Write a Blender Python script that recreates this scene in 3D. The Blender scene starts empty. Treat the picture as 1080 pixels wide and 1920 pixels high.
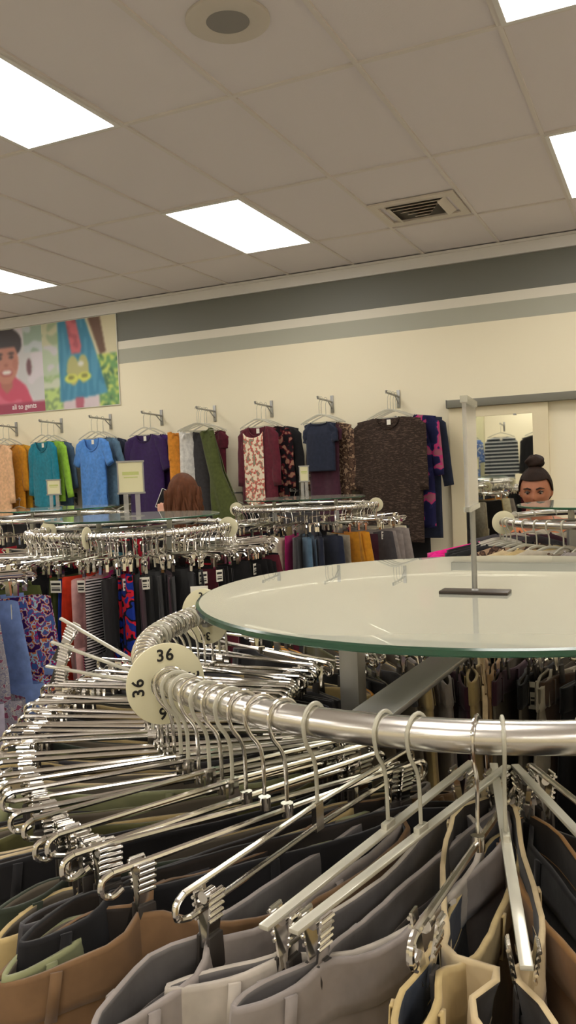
import bpy, bmesh, math, random
from mathutils import Vector, Matrix, noise
PI = math.pi
S = bpy.context.scene
COL = S.collection
R = math.radians
rnd = random.Random(7)

# ------------------------------------------------------------------ camera, exposure, world
CAM_Z = 1.5
CEIL = 3.247
WALL_Y = 6.75
def cam_axes(yaw, pitch, roll):
    cy, sy, cp, sp = math.cos(yaw), math.sin(yaw), math.cos(pitch), math.sin(pitch)
    f = Vector((sy*cp, cy*cp, sp)); r = Vector((cy, -sy, 0)); u = r.cross(f)
    cr, sr = math.cos(roll), math.sin(roll)
    return r*cr + u*sr, -r*sr + u*cr, f
cr_, cu_, cf_ = cam_axes(-0.435067, -0.048110, -0.042734)
cam = bpy.data.cameras.new('camera'); camo = bpy.data.objects.new('camera', cam); COL.objects.link(camo)
camo.matrix_world = Matrix(((cr_.x, cu_.x, -cf_.x, 0), (cr_.y, cu_.y, -cf_.y, 0), (cr_.z, cu_.z, -cf_.z, CAM_Z), (0, 0, 0, 1)))
cam.sensor_fit = 'VERTICAL'; cam.sensor_height = 36; cam.lens = 36*1541.6/1920
cam.clip_start = 0.05
S.camera = camo
S.view_settings.view_transform = 'Standard'; S.view_settings.look = 'None'
S.view_settings.gamma = 1; S.view_settings.use_curve_mapping = False
S.view_settings.exposure = 0.08
LAMP = 10.0
w = bpy.data.worlds.new('world'); S.world = w; w.use_nodes = True
w.node_tree.nodes['Background'].inputs[0].default_value = (0.9, 0.92, 1, 1)
w.node_tree.nodes['Background'].inputs[1].default_value = 0.05

# ------------------------------------------------------------------ materials
def srgb(c):
    return tuple(((x/255)/12.92 if x/255 <= .04045 else ((x/255+.055)/1.055)**2.4) for x in c)
MATS = {}
def mat(name, col, rough=.6, metal=0., spec=.5, lin=False):
    if name in MATS: return MATS[name]
    m = bpy.data.materials.new(name); m.use_nodes = True; MATS[name] = m
    b = m.node_tree.nodes['Principled BSDF']
    c = col if lin else srgb(col)
    b.inputs['Base Color'].default_value = (*c, 1); b.inputs['Roughness'].default_value = rough
    b.inputs['Metallic'].default_value = metal; b.inputs['Specular IOR Level'].default_value = spec
    m.diffuse_color = (*c, 1)
    return m
def nd(m, t, **k):
    n = m.node_tree.nodes.new(t)
    for a, v in k.items(): setattr(n, a, v)
    return n
def bump(m, scale=60, strength=.25, dist=.002, stretch=None, detail=3):
    L = m.node_tree.links; b = m.node_tree.nodes['Principled BSDF']
    tc = nd(m, 'ShaderNodeTexCoord'); no = nd(m, 'ShaderNodeTexNoise'); bp = nd(m, 'ShaderNodeBump')
    no.inputs['Scale'].default_value = scale; no.inputs['Detail'].default_value = detail
    src = tc.outputs['Object']
    if stretch:
        mp = nd(m, 'ShaderNodeMapping'); mp.inputs['Scale'].default_value = stretch
        L.new(src, mp.inputs[0]); src = mp.outputs[0]
    L.new(src, no.inputs['Vector']); L.new(no.outputs[0], bp.inputs['Height'])
    bp.inputs['Strength'].default_value = strength; bp.inputs['Distance'].default_value = dist
    L.new(bp.outputs[0], b.inputs['Normal'])
    return no
def fabric(name, col, var=.18, scale=35, rough=.9):
    """woven cloth: a slow tone change, a fine weave bump and a little sheen"""
    if name in MATS: return MATS[name]
    m = mat(name, col, rough, 0, .25)
    L = m.node_tree.links; b = m.node_tree.nodes['Principled BSDF']
    no = bump(m, scale, .35, .003)
    rp = nd(m, 'ShaderNodeValToRGB'); c = srgb(col)
    rp.color_ramp.elements[0].position = .3; rp.color_ramp.elements[1].position = .75
    rp.color_ramp.elements[0].color = (*[x*(1-var) for x in c], 1)
    rp.color_ramp.elements[1].color = (*[min(1, x*(1+var)) for x in c], 1)
    L.new(no.outputs[0], rp.inputs[0]); L.new(rp.outputs[0], b.inputs['Base Color'])
    b.inputs['Sheen Weight'].default_value = .15
    return m
def patterned(name, cols, scale=18, kind='noise', stretch=None, rough=.9):
    """printed or knitted cloth: constant colour bands picked by noise, voronoi or a wave"""
    if name in MATS: return MATS[name]
    m = mat(name, cols[0], rough, 0, .2); L = m.node_tree.links; b = m.node_tree.nodes['Principled BSDF']
    tc = nd(m, 'ShaderNodeTexCoord'); mp = nd(m, 'ShaderNodeMapping'); L.new(tc.outputs['Object'], mp.inputs[0])
    if stretch: mp.inputs['Scale'].default_value = stretch
    if kind == 'noise':
        t = nd(m, 'ShaderNodeTexNoise'); t.inputs['Scale'].default_value = scale; t.inputs['Detail'].default_value = 1.5
        out = t.outputs[0]; lo, hi = .36, .64
    elif kind == 'wave':
        t = nd(m, 'ShaderNodeTexWave'); t.bands_direction = 'Z'; t.inputs['Scale'].default_value = scale
        out = t.outputs['Fac']; lo, hi = 0, 1
    else:
        t = nd(m, 'ShaderNodeTexVoronoi'); t.inputs['Scale'].default_value = scale
        sep = nd(m, 'ShaderNodeSeparateColor'); L.new(t.outputs['Color'], sep.inputs[0]); out = sep.outputs[0]; lo, hi = 0, 1
    L.new(mp.outputs[0], t.inputs['Vector'])
    rp = nd(m, 'ShaderNodeValToRGB'); rp.color_ramp.interpolation = 'CONSTANT'
    e = rp.color_ramp.elements
    while len(e) < len(cols): e.new(.5)
    for i, c in enumerate(cols):
        e[i].position = lo + (hi-lo)*i/len(cols) if i else 0; e[i].color = (*srgb(c), 1)
    L.new(out, rp.inputs[0]); L.new(rp.outputs[0], b.inputs['Base Color'])
    return m
def glassmat(name, col, rough=0., ior=1.5):
    if name in MATS: return MATS[name]
    m = mat(name, col, rough, 0, .5, lin=True); b = m.node_tree.nodes['Principled BSDF']
    b.inputs['Transmission Weight'].default_value = 1; b.inputs['IOR'].default_value = ior
    return m
def emit(name, col, s):
    m = mat(name, col); b = m.node_tree.nodes['Principled BSDF']
    b.inputs['Emission Color'].default_value = (*srgb(col), 1); b.inputs['Emission Strength'].default_value = s
    return m
CHROME = mat('chrome', (.80, .78, .74), .13, 1, lin=True)
CHROME_S = mat('chrome_satin', (.72, .70, .66), .24, 1, lin=True); bump(CHROME_S, 9, .12, .004)
STEEL = mat('grey_steel', (.36, .36, .35), .35, .85, lin=True)
DARKM = mat('dark_rubber', (52, 47, 44), .55)
CLEARP = mat('clear_plastic', (225, 222, 205), .18); CLEARP.node_tree.nodes['Principled BSDF'].inputs['Transmission Weight'].default_value = .45
ACRYL = mat('acrylic', (232, 230, 226), .08); ACRYL.node_tree.nodes['Principled BSDF'].inputs['Transmission Weight'].default_value = .75
GLASS = glassmat('pale_reflection_glass', (.76, .77, .66)); GLASS.node_tree.nodes['Principled BSDF'].inputs['Transmission Weight'].default_value = .55  # pale body colour stands in for the wall and ceiling reflected in the glass
GLASSE = glassmat('green_glass_edge', (.02, .16, .09), .15)
DISC = mat('ivory_plastic', (226, 220, 186), .35)
INK = mat('black_print', (22, 20, 20), .5)
PAPER = mat('cream_card', (224, 218, 178), .7)
TAGW = mat('white_card', (232, 228, 214), .6)
WHITE_T = mat('white_trim', (232, 229, 226), .45)
LAMPM = emit('lit_diffuser', (255, 250, 243), LAMP)

# ------------------------------------------------------------------ mesh helpers
class MB:
    def __init__(s): s.v = []; s.f = []; s.m = []
    def add(s, vs, fs, mi=0):
        o = len(s.v); s.v += [tuple(v) for v in vs]; s.f += [tuple(i+o for i in f) for f in fs]; s.m += [mi]*len(fs); return s
    def box(s, c, d, mi=0, M=None):
        vs = [Vector((c[0]+x*d[0]/2, c[1]+y*d[1]/2, c[2]+z*d[2]/2)) for x in (-1, 1) for y in (-1, 1) for z in (-1, 1)]
        if M: vs = [M @ v for v in vs]
        return s.add(vs, [(0, 1, 3, 2), (4, 6, 7, 5), (0, 4, 5, 1), (2, 3, 7, 6), (0, 2, 6, 4), (1, 5, 7, 3)], mi)
    def tube(s, pts, r, n=8, closed=False, mi=0, ry=None, up=(0, 0, 1)):
        """sweep an ellipse r x ry along pts"""
        pts = [Vector(p) for p in pts]; N = len(pts); rr = r if isinstance(r, (list, tuple)) else [r]*N
        vs = []
        for i, p in enumerate(pts):
            a = pts[(i-1) % N] if closed or i else p; b = pts[(i+1) % N] if closed or i < N-1 else p
            t = (b-a).normalized(); U = Vector(up)
            if abs(t.dot(U)) > .97: U = Vector((1, 0, 0)) if abs(t.x) < .9 else Vector((0, 1, 0))
            x = t.cross(U).normalized(); y = x.cross(t)
            q = ry if ry else rr[i]
            for k in range(n):
                an = 2*PI*k/n; vs.append(p + x*math.cos(an)*rr[i] + y*math.sin(an)*q)
        fs = []
        for i in range(N if closed else N-1):
            j = (i+1) % N
            for k in range(n): fs.append((i*n+k, j*n+k, j*n+(k+1) % n, i*n+(k+1) % n))
        if not closed: fs += [tuple(range(n)), tuple(reversed(range((N-1)*n, N*n)))]
        return s.add(vs, fs, mi)
    def lathe(s, prof, n=32, c=(0, 0, 0), mi=0, mis=None):
        """prof: (radius, z) pairs; radius 0 closes"""
        vs = []; fs = []; ms = []
        for (r, z) in prof:
            for k in range(n):
                a = 2*PI*k/n; vs.append((c[0]+r*math.cos(a), c[1]+r*math.sin(a), c[2]+z))
        o = len(s.v)
        s.v += vs
        for i in range(len(prof)-1):
            for k in range(n):
                s.f.append(tuple(o+q for q in (i*n+k, i*n+(k+1) % n, (i+1)*n+(k+1) % n, (i+1)*n+k))); s.m.append(mis[i] if mis else mi)
        return s
    def build(s, name, mats, parent=None, smooth=True, loc=None, bevel=0, angle=40):
        me = bpy.data.meshes.new(name); me.from_pydata(s.v, [], s.f)
        if not isinstance(mats, (list, tuple)): mats = [mats]
        for m in mats: me.materials.append(m)
        me.polygons.foreach_set('material_index', s.m)
        bm = bmesh.new(); bm.from_mesh(me); bmesh.ops.remove_doubles(bm, verts=bm.verts, dist=1e-6)
        bmesh.ops.recalc_face_normals(bm, faces=bm.faces)
        if bevel: bmesh.ops.bevel(bm, geom=[e for e in bm.edges if len(e.link_faces) == 2 and e.calc_face_angle(0) > .6], offset=bevel, segments=2, affect='EDGES', profile=.6)
        bm.to_mesh(me); bm.free()
        if smooth:
            me.polygons.foreach_set('use_smooth', [True]*len(me.polygons))
            try: me.set_sharp_from_angle(angle=R(angle))
            except Exception: pass
        o = bpy.data.objects.new(name, me); COL.objects.link(o)
        if parent: o.parent = parent
        if loc: o.location = loc
        return o
def thing(name, label, cat, loc=(0, 0, 0), rz=0, group=None):
    o = bpy.data.objects.new(name, None); COL.objects.link(o); o.location = loc; o.rotation_euler = (0, 0, rz)
    o.empty_display_size = .05
    return tag(o, label, cat, group)
def tag(o, label, cat, group=None):
    o['label'] = label; o['category'] = cat
    if group: o['group'] = group
    return o
def struct(o): o['kind'] = 'structure'; return o
def kids(o): return [c for c in KIDS.get(o.name, [])]
KIDS = {}
def index_kids():
    KIDS.clear()
    for o in COL.objects:
        if o.parent: KIDS.setdefault(o.parent.name, []).append(o)
def copy_tree(o, parent=None, mats=None):
    """a thing with its parts and sub-parts; mats: {part name stem: material} put on the copies"""
    c = o.copy(); COL.objects.link(c)
    if parent: c.parent = parent
    if mats and c.type == 'MESH':
        st = c.name.split('.')[0]
        if st in mats: setmat(c, mats[st])
    for ch in kids(o): copy_tree(ch, c, mats)
    return c
def setmat(o, m, slot=0):
    if len(o.material_slots) > slot:
        o.material_slots[slot].link = 'OBJECT'; o.material_slots[slot].material = m
def bake(o):
    """apply modifiers into a plain mesh"""
    dg = bpy.context.evaluated_depsgraph_get(); dg.update()
    me = bpy.data.meshes.new_from_object(o.evaluated_get(dg)); o.modifiers.clear(); o.data = me; return o
def text_mesh(body, size, m, name, parent, M, ext=.0004, spacing=1):
    cu = bpy.data.curves.new(name, 'FONT'); cu.body = body; cu.size = size; cu.align_x = 'CENTER'; cu.align_y = 'CENTER'; cu.extrude = ext
    cu.space_character = spacing; cu.offset = size*.02
    t = bpy.data.objects.new(name, cu); COL.objects.link(t)
    dg = bpy.context.evaluated_depsgraph_get(); me = bpy.data.meshes.new_from_object(t.evaluated_get(dg))
    bpy.data.objects.remove(t); me.materials.clear(); me.materials.append(m)
    o = bpy.data.objects.new(name, me); COL.objects.link(o); o.parent = parent; o.matrix_local = M
    return o

# ------------------------------------------------------------------ room
RX0, RX1, RY0 = -9.2, 3.4, -5.2
wm = mat('wall_paint', (228, 214, 176), .55)
def band_wall():
    m = wm; L = m.node_tree.links; b = m.node_tree.nodes['Principled BSDF']
    tc = nd(m, 'ShaderNodeTexCoord'); sp = nd(m, 'ShaderNodeSeparateXYZ'); dv = nd(m, 'ShaderNodeMath', operation='DIVIDE'); dv.inputs[1].default_value = 4
    rp = nd(m, 'ShaderNodeValToRGB'); rp.color_ramp.interpolation = 'CONSTANT'
    e = rp.color_ramp.elements; e.new(.5); e.new(.6)
    for k, (z, c) in enumerate(((0, (240, 231, 203)), (2.632, (172, 172, 156)), (2.772, (226, 221, 205)), (2.845, (112, 113, 105)))):
        e[k].position = z/4; e[k].color = (*srgb(c), 1)
    L.new(tc.outputs['Object'], sp.inputs[0]); L.new(sp.outputs[2], dv.inputs[0]); L.new(dv.outputs[0], rp.inputs[0]); L.new(rp.outputs[0], b.inputs['Base Color'])
    no = nd(m, 'ShaderNodeTexNoise'); no.inputs['Scale'].default_value = 90; bp = nd(m, 'ShaderNodeBump'); bp.inputs['Strength'].default_value = .08; bp.inputs['Distance'].default_value = .002
    L.new(tc.outputs['Object'], no.inputs['Vector']); L.new(no.outputs[0], bp.inputs['Height']); L.new(bp.outputs[0], b.inputs['Normal'])
band_wall()
T = .12
struct(MB().box(((RX0+RX1)/2, WALL_Y+T/2, CEIL/2), (RX1-RX0, T, CEIL)).build('wall_back', wm, smooth=False))
struct(MB().box(((RX0+RX1)/2, RY0-T/2, CEIL/2), (RX1-RX0, T, CEIL)).build('wall_front', wm, smooth=False))
struct(MB().box((RX0-T/2, (RY0+WALL_Y)/2, CEIL/2), (T, WALL_Y-RY0+2*T, CEIL)).build('wall_left', wm, smooth=False))
struct(MB().box((RX1+T/2, (RY0+WALL_Y)/2, CEIL/2), (T, WALL_Y-RY0+2*T, CEIL)).build('wall_right', wm, smooth=False))
carpet = fabric('floor_vinyl', (158, 152, 144), .06, 12, .5)
struct(MB().box(((RX0+RX1)/2, (RY0+WALL_Y)/2, -.05), (RX1-RX0, WALL_Y-RY0, .1)).build('floor', carpet, smooth=False))
ctile = mat('ceiling_tile', (232, 225, 226), .9, 0, .1); bump(ctile, 160, .25, .002, detail=6)
GX, GY = -2.410, 3.455           # one crossing of the suspended grid
TX, TY = .6096, 1.2192
struct(MB().box(((RX0+RX1)/2, (RY0+WALL_Y)/2, CEIL+.055), (RX1-RX0, WALL_Y-RY0, .1)).build('ceiling', ctile, smooth=False))
gridm = mat('ceiling_grid', (226, 218, 212), .6)
def grid():
    mb = MB(); i = math.ceil((RX0-GX)/TX)
    while GX+i*TX < RX1: mb.box((GX+i*TX, (RY0+WALL_Y)/2, CEIL+.001), (.022, WALL_Y-RY0, .012)); i += 1
    mb2 = MB(); j = math.ceil((RY0-GY)/TY)
    while GY+j*TY < WALL_Y: mb2.box(((RX0+RX1)/2, GY+j*TY, CEIL+.0005), (RX1-RX0, .022, .012)); j += 1
    struct(mb.build('trim_1', gridm, smooth=False)); struct(mb2.build('trim_2', gridm, smooth=False))
grid()
cm = MB().box(((RX0+RX1)/2, WALL_Y-.012, 3.19), (RX1-RX0, .024, .104)).box(((RX0+RX1)/2, WALL_Y-.02, 3.232), (RX1-RX0, .04, .02)).box(((RX0+RX1)/2, WALL_Y-.015, 3.142), (RX1-RX0, .03, .012))
struct(cm.build('trim_3', WHITE_T, smooth=False))
struct(MB().box(((RX0+RX1)/2, WALL_Y-.008, .05), (RX1-RX0, .016, .1)).build('baseboard_back', mat('dark_base', (70, 64, 60), .6), smooth=False))
# partition whose hooks show in the mirror
PY = .02
pm = mat('partition_paint', (226, 220, 176), .6)
struct(MB().box(((RX0-2.0)/2-.35, PY-.06, 1.35), (-2.0-RX0-.7, .12, 2.7)).build('wall_centre', pm, smooth=False))

# ------------------------------------------------------------------ ceiling lamps, speaker, vent
def make_lamp():
    t = thing('ceiling_light', 'x', 'ceiling light', (0, 0, CEIL))
    f = MB()
    for s in (-1, 1):
        f.box((s*(TX/2-.022), 0, -.004), (.022, TY-.022, .014)); f.box((0, s*(TY/2-.022), -.004), (TX-.066, .022, .014))
    f.build('frame', WHITE_T, t, smooth=False)
    MB().box((0, 0, .0005), (TX-.064, TY-.064, .007)).build('diffuser', LAMPM, t, smooth=False)
    return t
lamp0 = make_lamp(); index_kids()
LAB = {(0, -1): 'bright troffer light at upper left of the ceiling, cut by the photo edge',
       (0, 1): 'bright square-looking troffer light in the middle of the ceiling, whole in view',
       (-4, 1): 'bright troffer light farthest left, just above the poster',
       (4, -1): 'bright troffer light at the top right corner of the ceiling',
       (4, 1): 'bright troffer light at the right edge beside the air vent'}
first = True
for i in (-8, -4, 0, 4, 8):
    for j in (-7, -5, -3, -1, 1):
        x, y = GX+(i-.5)*TX, GY+(j+.5)*TY
        if not (RX0+.4 < x < RX1-.4 and RY0+.7 < y < WALL_Y-.7): continue
        o = lamp0 if first else copy_tree(lamp0); first = False
        o.location = (x, y, CEIL)
        o['label'] = LAB.get((i, j), 'bright ceiling troffer light out of the frame')
        if (i, j) not in LAB: o['group'] = 'troffer lights out of the frame'
def speaker():
    t = thing('ceiling_speaker', 'round flush ceiling speaker with pale ring and grey mesh', 'speaker', (-1.508, 2.887, CEIL))
    MB().lathe([(.163, .004), (.163, -.006), (.150, -.013), (.095, -.015), (.084, -.008), (.084, .004)], 48).build('ring', mat('speaker_ring', (212, 203, 192), .6), t)
    g = mat('speaker_mesh', (150, 146, 142), .7); bump(g, 900, .6, .002)
    MB().lathe([(0.0005, -.004), (.05, -.005), (.084, -.007)], 48).build('grille', g, t)
speaker()
def vent():
    vx, vy = GX+1.5*TX, GY+1.5*TY
    t = thing('ceiling_vent', 'square ceiling air vent with angled louvre slats', 'vent', (-1.50, 5.56, CEIL))
    vm = mat('vent_enamel', (222, 212, 200), .5); dk = mat('vent_dark', (70, 62, 54), .8)
    f = MB()
    for s in (-1, 1):
        f.box((s*.265, 0, -.005), (.05, .53, .012)); f.box((0, s*.225, -.005), (.48, .08, .012))
    f.build('frame', vm, t, smooth=False)
    MB().box((0, 0, -.0005), (.40, .34, .003)).build('backing', dk, t, smooth=False)
    for k in range(5):
        h = .185-.033*k; y0 = -.165+.062*k
        M = Matrix.Translation((0, y0, -.014)) @ Matrix.Rotation(R(28), 4, 'X')
        MB().box((0, 0, 0), (2*h, .05, .003), 0, M).build('slat', vm, t, smooth=False)
    for s in (-1, 1):
        M = Matrix.Translation((s*.185, 0, -.012)) @ Matrix.Rotation(R(-28*s), 4, 'Y')
        MB().box((0, 0, 0), (.06, .33, .003), 0, M).build('side_slat', vm, t, smooth=False)
vent()

# ------------------------------------------------------------------ poster
def poster():
    x0, x1, z0, z1 = -6.785, -4.915, 2.246, 3.128
    nx, nz = 212, 100
    def inp(P, x, y):
        c = False; j = len(P)-1
        for i in range(len(P)):
            if (P[i][1] > y) != (P[j][1] > y) and x < (P[j][0]-P[i][0])*(y-P[i][1])/(P[j][1]-P[i][1])+P[i][0]: c = not c
            j = i
        return c
    def ell(x, y, cx, cy, rx, ry): return ((x-cx)/rx)**2+((y-cy)/ry)**2 < 1
    def nz3(x, y, s): return noise.noise(Vector((x*s, y*s, 3.1)))
    def right(u, v):          # v runs down
        n = nz3(u, v*1.0, 9); n2 = nz3(u+5, v, 22)
        c = (206, 214, 190) if n > .05 else ((150, 185, 120) if n2 > 0 else (176, 200, 150))
        if v < .3 and u < .22: c = (205, 205, 170) if n > 0 else (160, 180, 140)
        if .25 < v < .6 and u < .22: c = (186, 205, 176) if n < .1 else (208, 206, 212)
        if u < .3 and v > .75: c = (185, 215, 120) if n2 > -.1 else (120, 150, 100)
        if u > .66 and v > .42: c = (196, 212, 96) if n2 > .1 else ((96, 150, 84) if n > -.1 else (60, 104, 70))
        if u > .6 and v < .42: c = (214, 204, 166)
        if inp([(.64, 0), (.80, 0), (.86, .40), (.78, .42)], u, v): c = (96, 66, 52)
        if .25 < u < .75 and v > .86: c = (214, 196, 202)
        if inp([(.23, 0), (.60, 0), (.72, .36), (.86, .86), (.22, .92)], u, v):
            c = (44, 122, 160) if nz3(u*3, v*.4, 7) > .0 else (62, 140, 176)
        if inp([(.34, 0), (.48, 0), (.54, .30), (.52, .38), (.40, .38)], u, v): c = (206, 96, 106) if nz3(u, v, 10) > -.1 else (170, 74, 86)
        if ell(u, v, .41, .57, .085, .17) or ell(u, v, .55, .56, .075, .16): c = (178, 176, 110)
        if ell(u, v, .38, .66, .09, .055) or ell(u, v, .56, .65, .09, .05): c = (214, 220, 90)
        if ell(u, v, .38, .65, .045, .02) or ell(u, v, .56, .64, .045, .02): c = (120, 120, 60)
        if ell(u, v, .52, .50, .04, .03): c = (222, 222, 214)
        if inp([(.42, .88), (.54, .88), (.53, 1), (.43, 1)], u, v): c = (176, 84, 104)
        return c
    def left(u, v):
        n = nz3(u+9, v, 6)
        c = (222, 214, 224) if n > 0 else (206, 206, 210)
        if v < .3 and u > .74: c = (150, 176, 160) if n > -.05 else (196, 206, 212)
        if ell(u, v, .80, .47, .035, .10): c = (104, 62, 72)
        if ell(u, v, .44, .17, .27, .20): c = (42, 34, 40)
        if inp([(.24, .95), (.27, .62), (.40, .56), (.58, .56), (.74, .68), (.86, .95)], u, v): c = (206, 66, 98) if n > -.15 else (220, 96, 126)
        if inp([(.38, .52), (.54, .52), (.55, .68), (.46, .76), (.38, .68)], u, v): c = (176, 104, 88)
        if ell(u, v, .455, .38, .195, .265): c = (198, 124, 104)
        if ell(u, v, .60, .42, .04, .07): c = (186, 110, 92)
        if v < .21 and ell(u, v, .44, .17, .27, .20): c = (42, 34, 40)
        for ex in (.38, .55):
            if ell(u, v, ex, .33, .04, .016): c = (60, 40, 38)
            if ell(u, v, ex, .285, .055, .012): c = (56, 36, 34)
        if ell(u, v, .465, .42, .035, .022): c = (170, 96, 80)
        if ell(u, v, .47, .51, .09, .045): c = (168, 60, 66)
        if ell(u, v, .47, .505, .075, .025): c = (244, 238, 234)
        if v > .875: c = (156, 50, 78)
        return c
    vs = []; fs = []; cols = []
    for k in range(nz+1):
        for i in range(nx+1): vs.append((x0+(x1-x0)*i/nx, 0, z0+(z1-z0)*k/nz))
    for k in range(nz):
        for i in range(nx):
            a = k*(nx+1)+i; fs.append((a, a+1, a+nx+2, a+nx+1))
            U = (i+.5)/nx; V = 1-(k+.5)/nz
            cols.append(left(U*2, V) if U < .5 else right(U*2-1, V))
    for p_ in range(2):          # a soft photographic print, not hard cut-outs
        src = list(cols); K = 1
        for k in range(nz):
            for i in range(nx):
                a_ = [src[kk*nx+ii] for kk in (max(0, k-K), k, min(nz-1, k+K)) for ii in (max(0, i-K), i, min(nx-1, i+K)) if (ii < nx//2) == (i < nx//2)]
                cols[k*nx+i] = tuple(sum(q[z_] for q in a_)/len(a_) for z_ in range(3))
    cols = [tuple(.86*q+.14*222 for q in c) for c in cols]
    me = bpy.data.meshes.new('print'); me.from_pydata(vs, [], fs)
    at = me.color_attributes.new('ink', 'FLOAT_COLOR', 'CORNER')
    d = []
    for c in cols: d += [*srgb(c), 1]*4
    at.data.foreach_set('color', d)
    m = mat('poster_print', (200, 200, 200), .45); a = nd(m, 'ShaderNodeVertexColor'); a.layer_name = 'ink'
    m.node_tree.links.new(a.outputs[0], m.node_tree.nodes['Principled BSDF'].inputs['Base Color'])
    me.materials.append(m)
    t = thing('poster', 'wide wall poster of a smiling child in red beside a blue dress', 'poster', (0, WALL_Y, 0))
    MB().box(((x0+x1)/2, -.008, (z0+z1)/2), (x1-x0+.014, .012, z1-z0+.012)).build('backing_board', mat('board_edge', (222, 220, 210), .6), t, smooth=False)
    o = bpy.data.objects.new('print', me); COL.objects.link(o); o.parent = t; o.location = (0, -.0155, 0)
    text_mesh('ali to gents', .075, mat('poster_white', (240, 226, 230), .5), 'caption', t, Matrix.Translation((-6.13, -.0165, 2.31)) @ Matrix.Rotation(R(90), 4, 'X'), .0003)
poster()

# ------------------------------------------------------------------ hangers and their clip parts
def clip(parent, x, z, side=1):
    """spring clip: two jaws, a ridged grip and a dark pad at each jaw"""
    M = Matrix.Translation((x, 0, z))
    mb = MB()
    for s in (-1, 1):
        T_ = M @ Matrix.Translation((0, s*.0055, -.016)) @ Matrix.Rotation(R(-9*s), 4, 'X')
        mb.box((0, 0, 0), (.013, .0018, .046), 0, T_)
        for k in range(5): mb.tube([T_ @ Vector((-.0078, s*.0012, .020-.0052*k)), T_ @ Vector((.0078, s*.0012, .020-.0052*k))], .0014, 6)
    mb.tube([M @ Vector((-.006, 0, 0)), M @ Vector((.006, 0, 0))], .0048, 10)
    c = mb.build('clip', CHROME, parent)
    p = MB()
    for s in (-1, 1):
        p.box((0, 0, 0), (.0155, .003, .030), 0, M @ Matrix.Translation((0, s*.0058, -.044)) @ Matrix.Rotation(R(3*s), 4, 'X'))
    p.build('pad', DARKM, c, bevel=.0008)
    return c
HOOKP = [(0, 0, -.078), (0, 0, -.046), (.004, 0, -.030), (.0135, 0, -.016), (.0170, 0, 0), (.0145, 0, .0085), (.0085, 0, .0145), (0, 0, .0168), (-.0085, 0, .0145), (-.0145, 0, .0085), (-.0168, 0, 0), (-.0150, 0, -.008)]
def smooth_path(P, k=3):
    out = []; P = [Vector(p) for p in P]
    for i in range(len(P)-1):
        a = P[max(0, i-1)]; b = P[i]; c = P[i+1]; d = P[min(len(P)-1, i+2)]
        for q in range(k):
            t = q/k; out.append(.5*((2*b)+(c-a)*t+(2*a-5*b+4*c-d)*t*t+(3*b-a-3*c+d)*t**3))
    out.append(P[-1]); return out
def make_hanger(kind):
    t = thing('clip_hanger', 'x', 'hanger')
    MB().tube(smooth_path(HOOKP), (.0018 if kind == 'flat' else .0022), 8, ry=.0017 if kind != 'wire' else .0018, up=(0, 1, 0)).build('hook', CLEARP if kind != 'wire' else CHROME, t)
    b = MB(); H = .176
    if kind == 'wire':
        b.tube([(-H, 0, -.086), (H, 0, -.086)], .0030, 8)
        for s in (-1, 1): b.tube(smooth_path([(s*H, 0, -.086), (s*(H+.009), 0, -.090), (s*(H+.010), 0, -.100), (s*(H+.002), 0, -.105), (s*(H-.008), 0, -.101)], 3), .0028, 8, up=(0, 1, 0))
        b.tube([(0, 0, -.080), (0, 0, -.092)], .006, 10)
    elif kind == 'flat':
        b.box((0, 0, -.086), (2*H, .0085, .0035)); b.box((0, 0, -.082), (.016, .006, .006))
    else:
        for z, q in ((-.078, 1), (-.098, .97)): b.tube([(-H*q, 0, z), (0, 0, z+.004), (H*q, 0, z)], .0026, 8)
        for s in (-1, 1): b.tube(smooth_path([(s*H, 0, -.078), (s*(H+.008), 0, -.083), (s*(H+.008), 0, -.093), (s*H*.97, 0, -.098)], 3), .0026, 8, up=(0, 1, 0))
        b.box((0, 0, -.085), (.012, .005, .026))
    b.build('crossbar', CHROME if kind != 'flat' else mat('pale_hanger_bar', (206, 203, 188), .2, .35), t, bevel=.001 if kind == 'flat' else 0)
    for s in (-1, 1): clip(t, s*.150, -.090)
    return t
RAIL_Z = 1.276; RING_R = .457
hang = {k: make_hanger(k) for k in ('wire', 'flat', 'twin')}
def far_hanger():
    """whole clip hanger in one mesh, for the racks farther off"""
    mb = MB(); H = .176
    mb.tube(HOOKP, .0028, 5, up=(0, 1, 0)); mb.tube([(-H, 0, -.086), (H, 0, -.086)], .0042, 6)
    for s in (-1, 1):
        mb.tube([(s*H, 0, -.086), (s*(H+.010), 0, -.095), (s*(H-.004), 0, -.104)], .0036, 5, up=(0, 1, 0))
        mb.box((s*.15, 0, -.108), (.015, .011, .052))
        for q in (-1, 1): mb.box((s*.15, q*.007, -.094), (.018, .004, .012))
    return mb.build('clip_hanger', CHROME)
farh = far_hanger()
def top_hanger():
    mb = MB()
    mb.tube(HOOKP, .0026, 6, up=(0, 1, 0))
    mb.tube(smooth_path([(-.205, 0, -.150), (-.19, 0, -.138), (-.10, 0, -.102), (0, 0, -.076), (.10, 0, -.102), (.19, 0, -.138), (.205, 0, -.150)], 3), .0055, 8, ry=.004, up=(0, 1, 0))
    mb.tube([(-.19, 0, -.142), (.19, 0, -.142)], .0030, 6)
    return mb.build('top_hanger', CLEARP)
toph = top_hanger()
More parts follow.
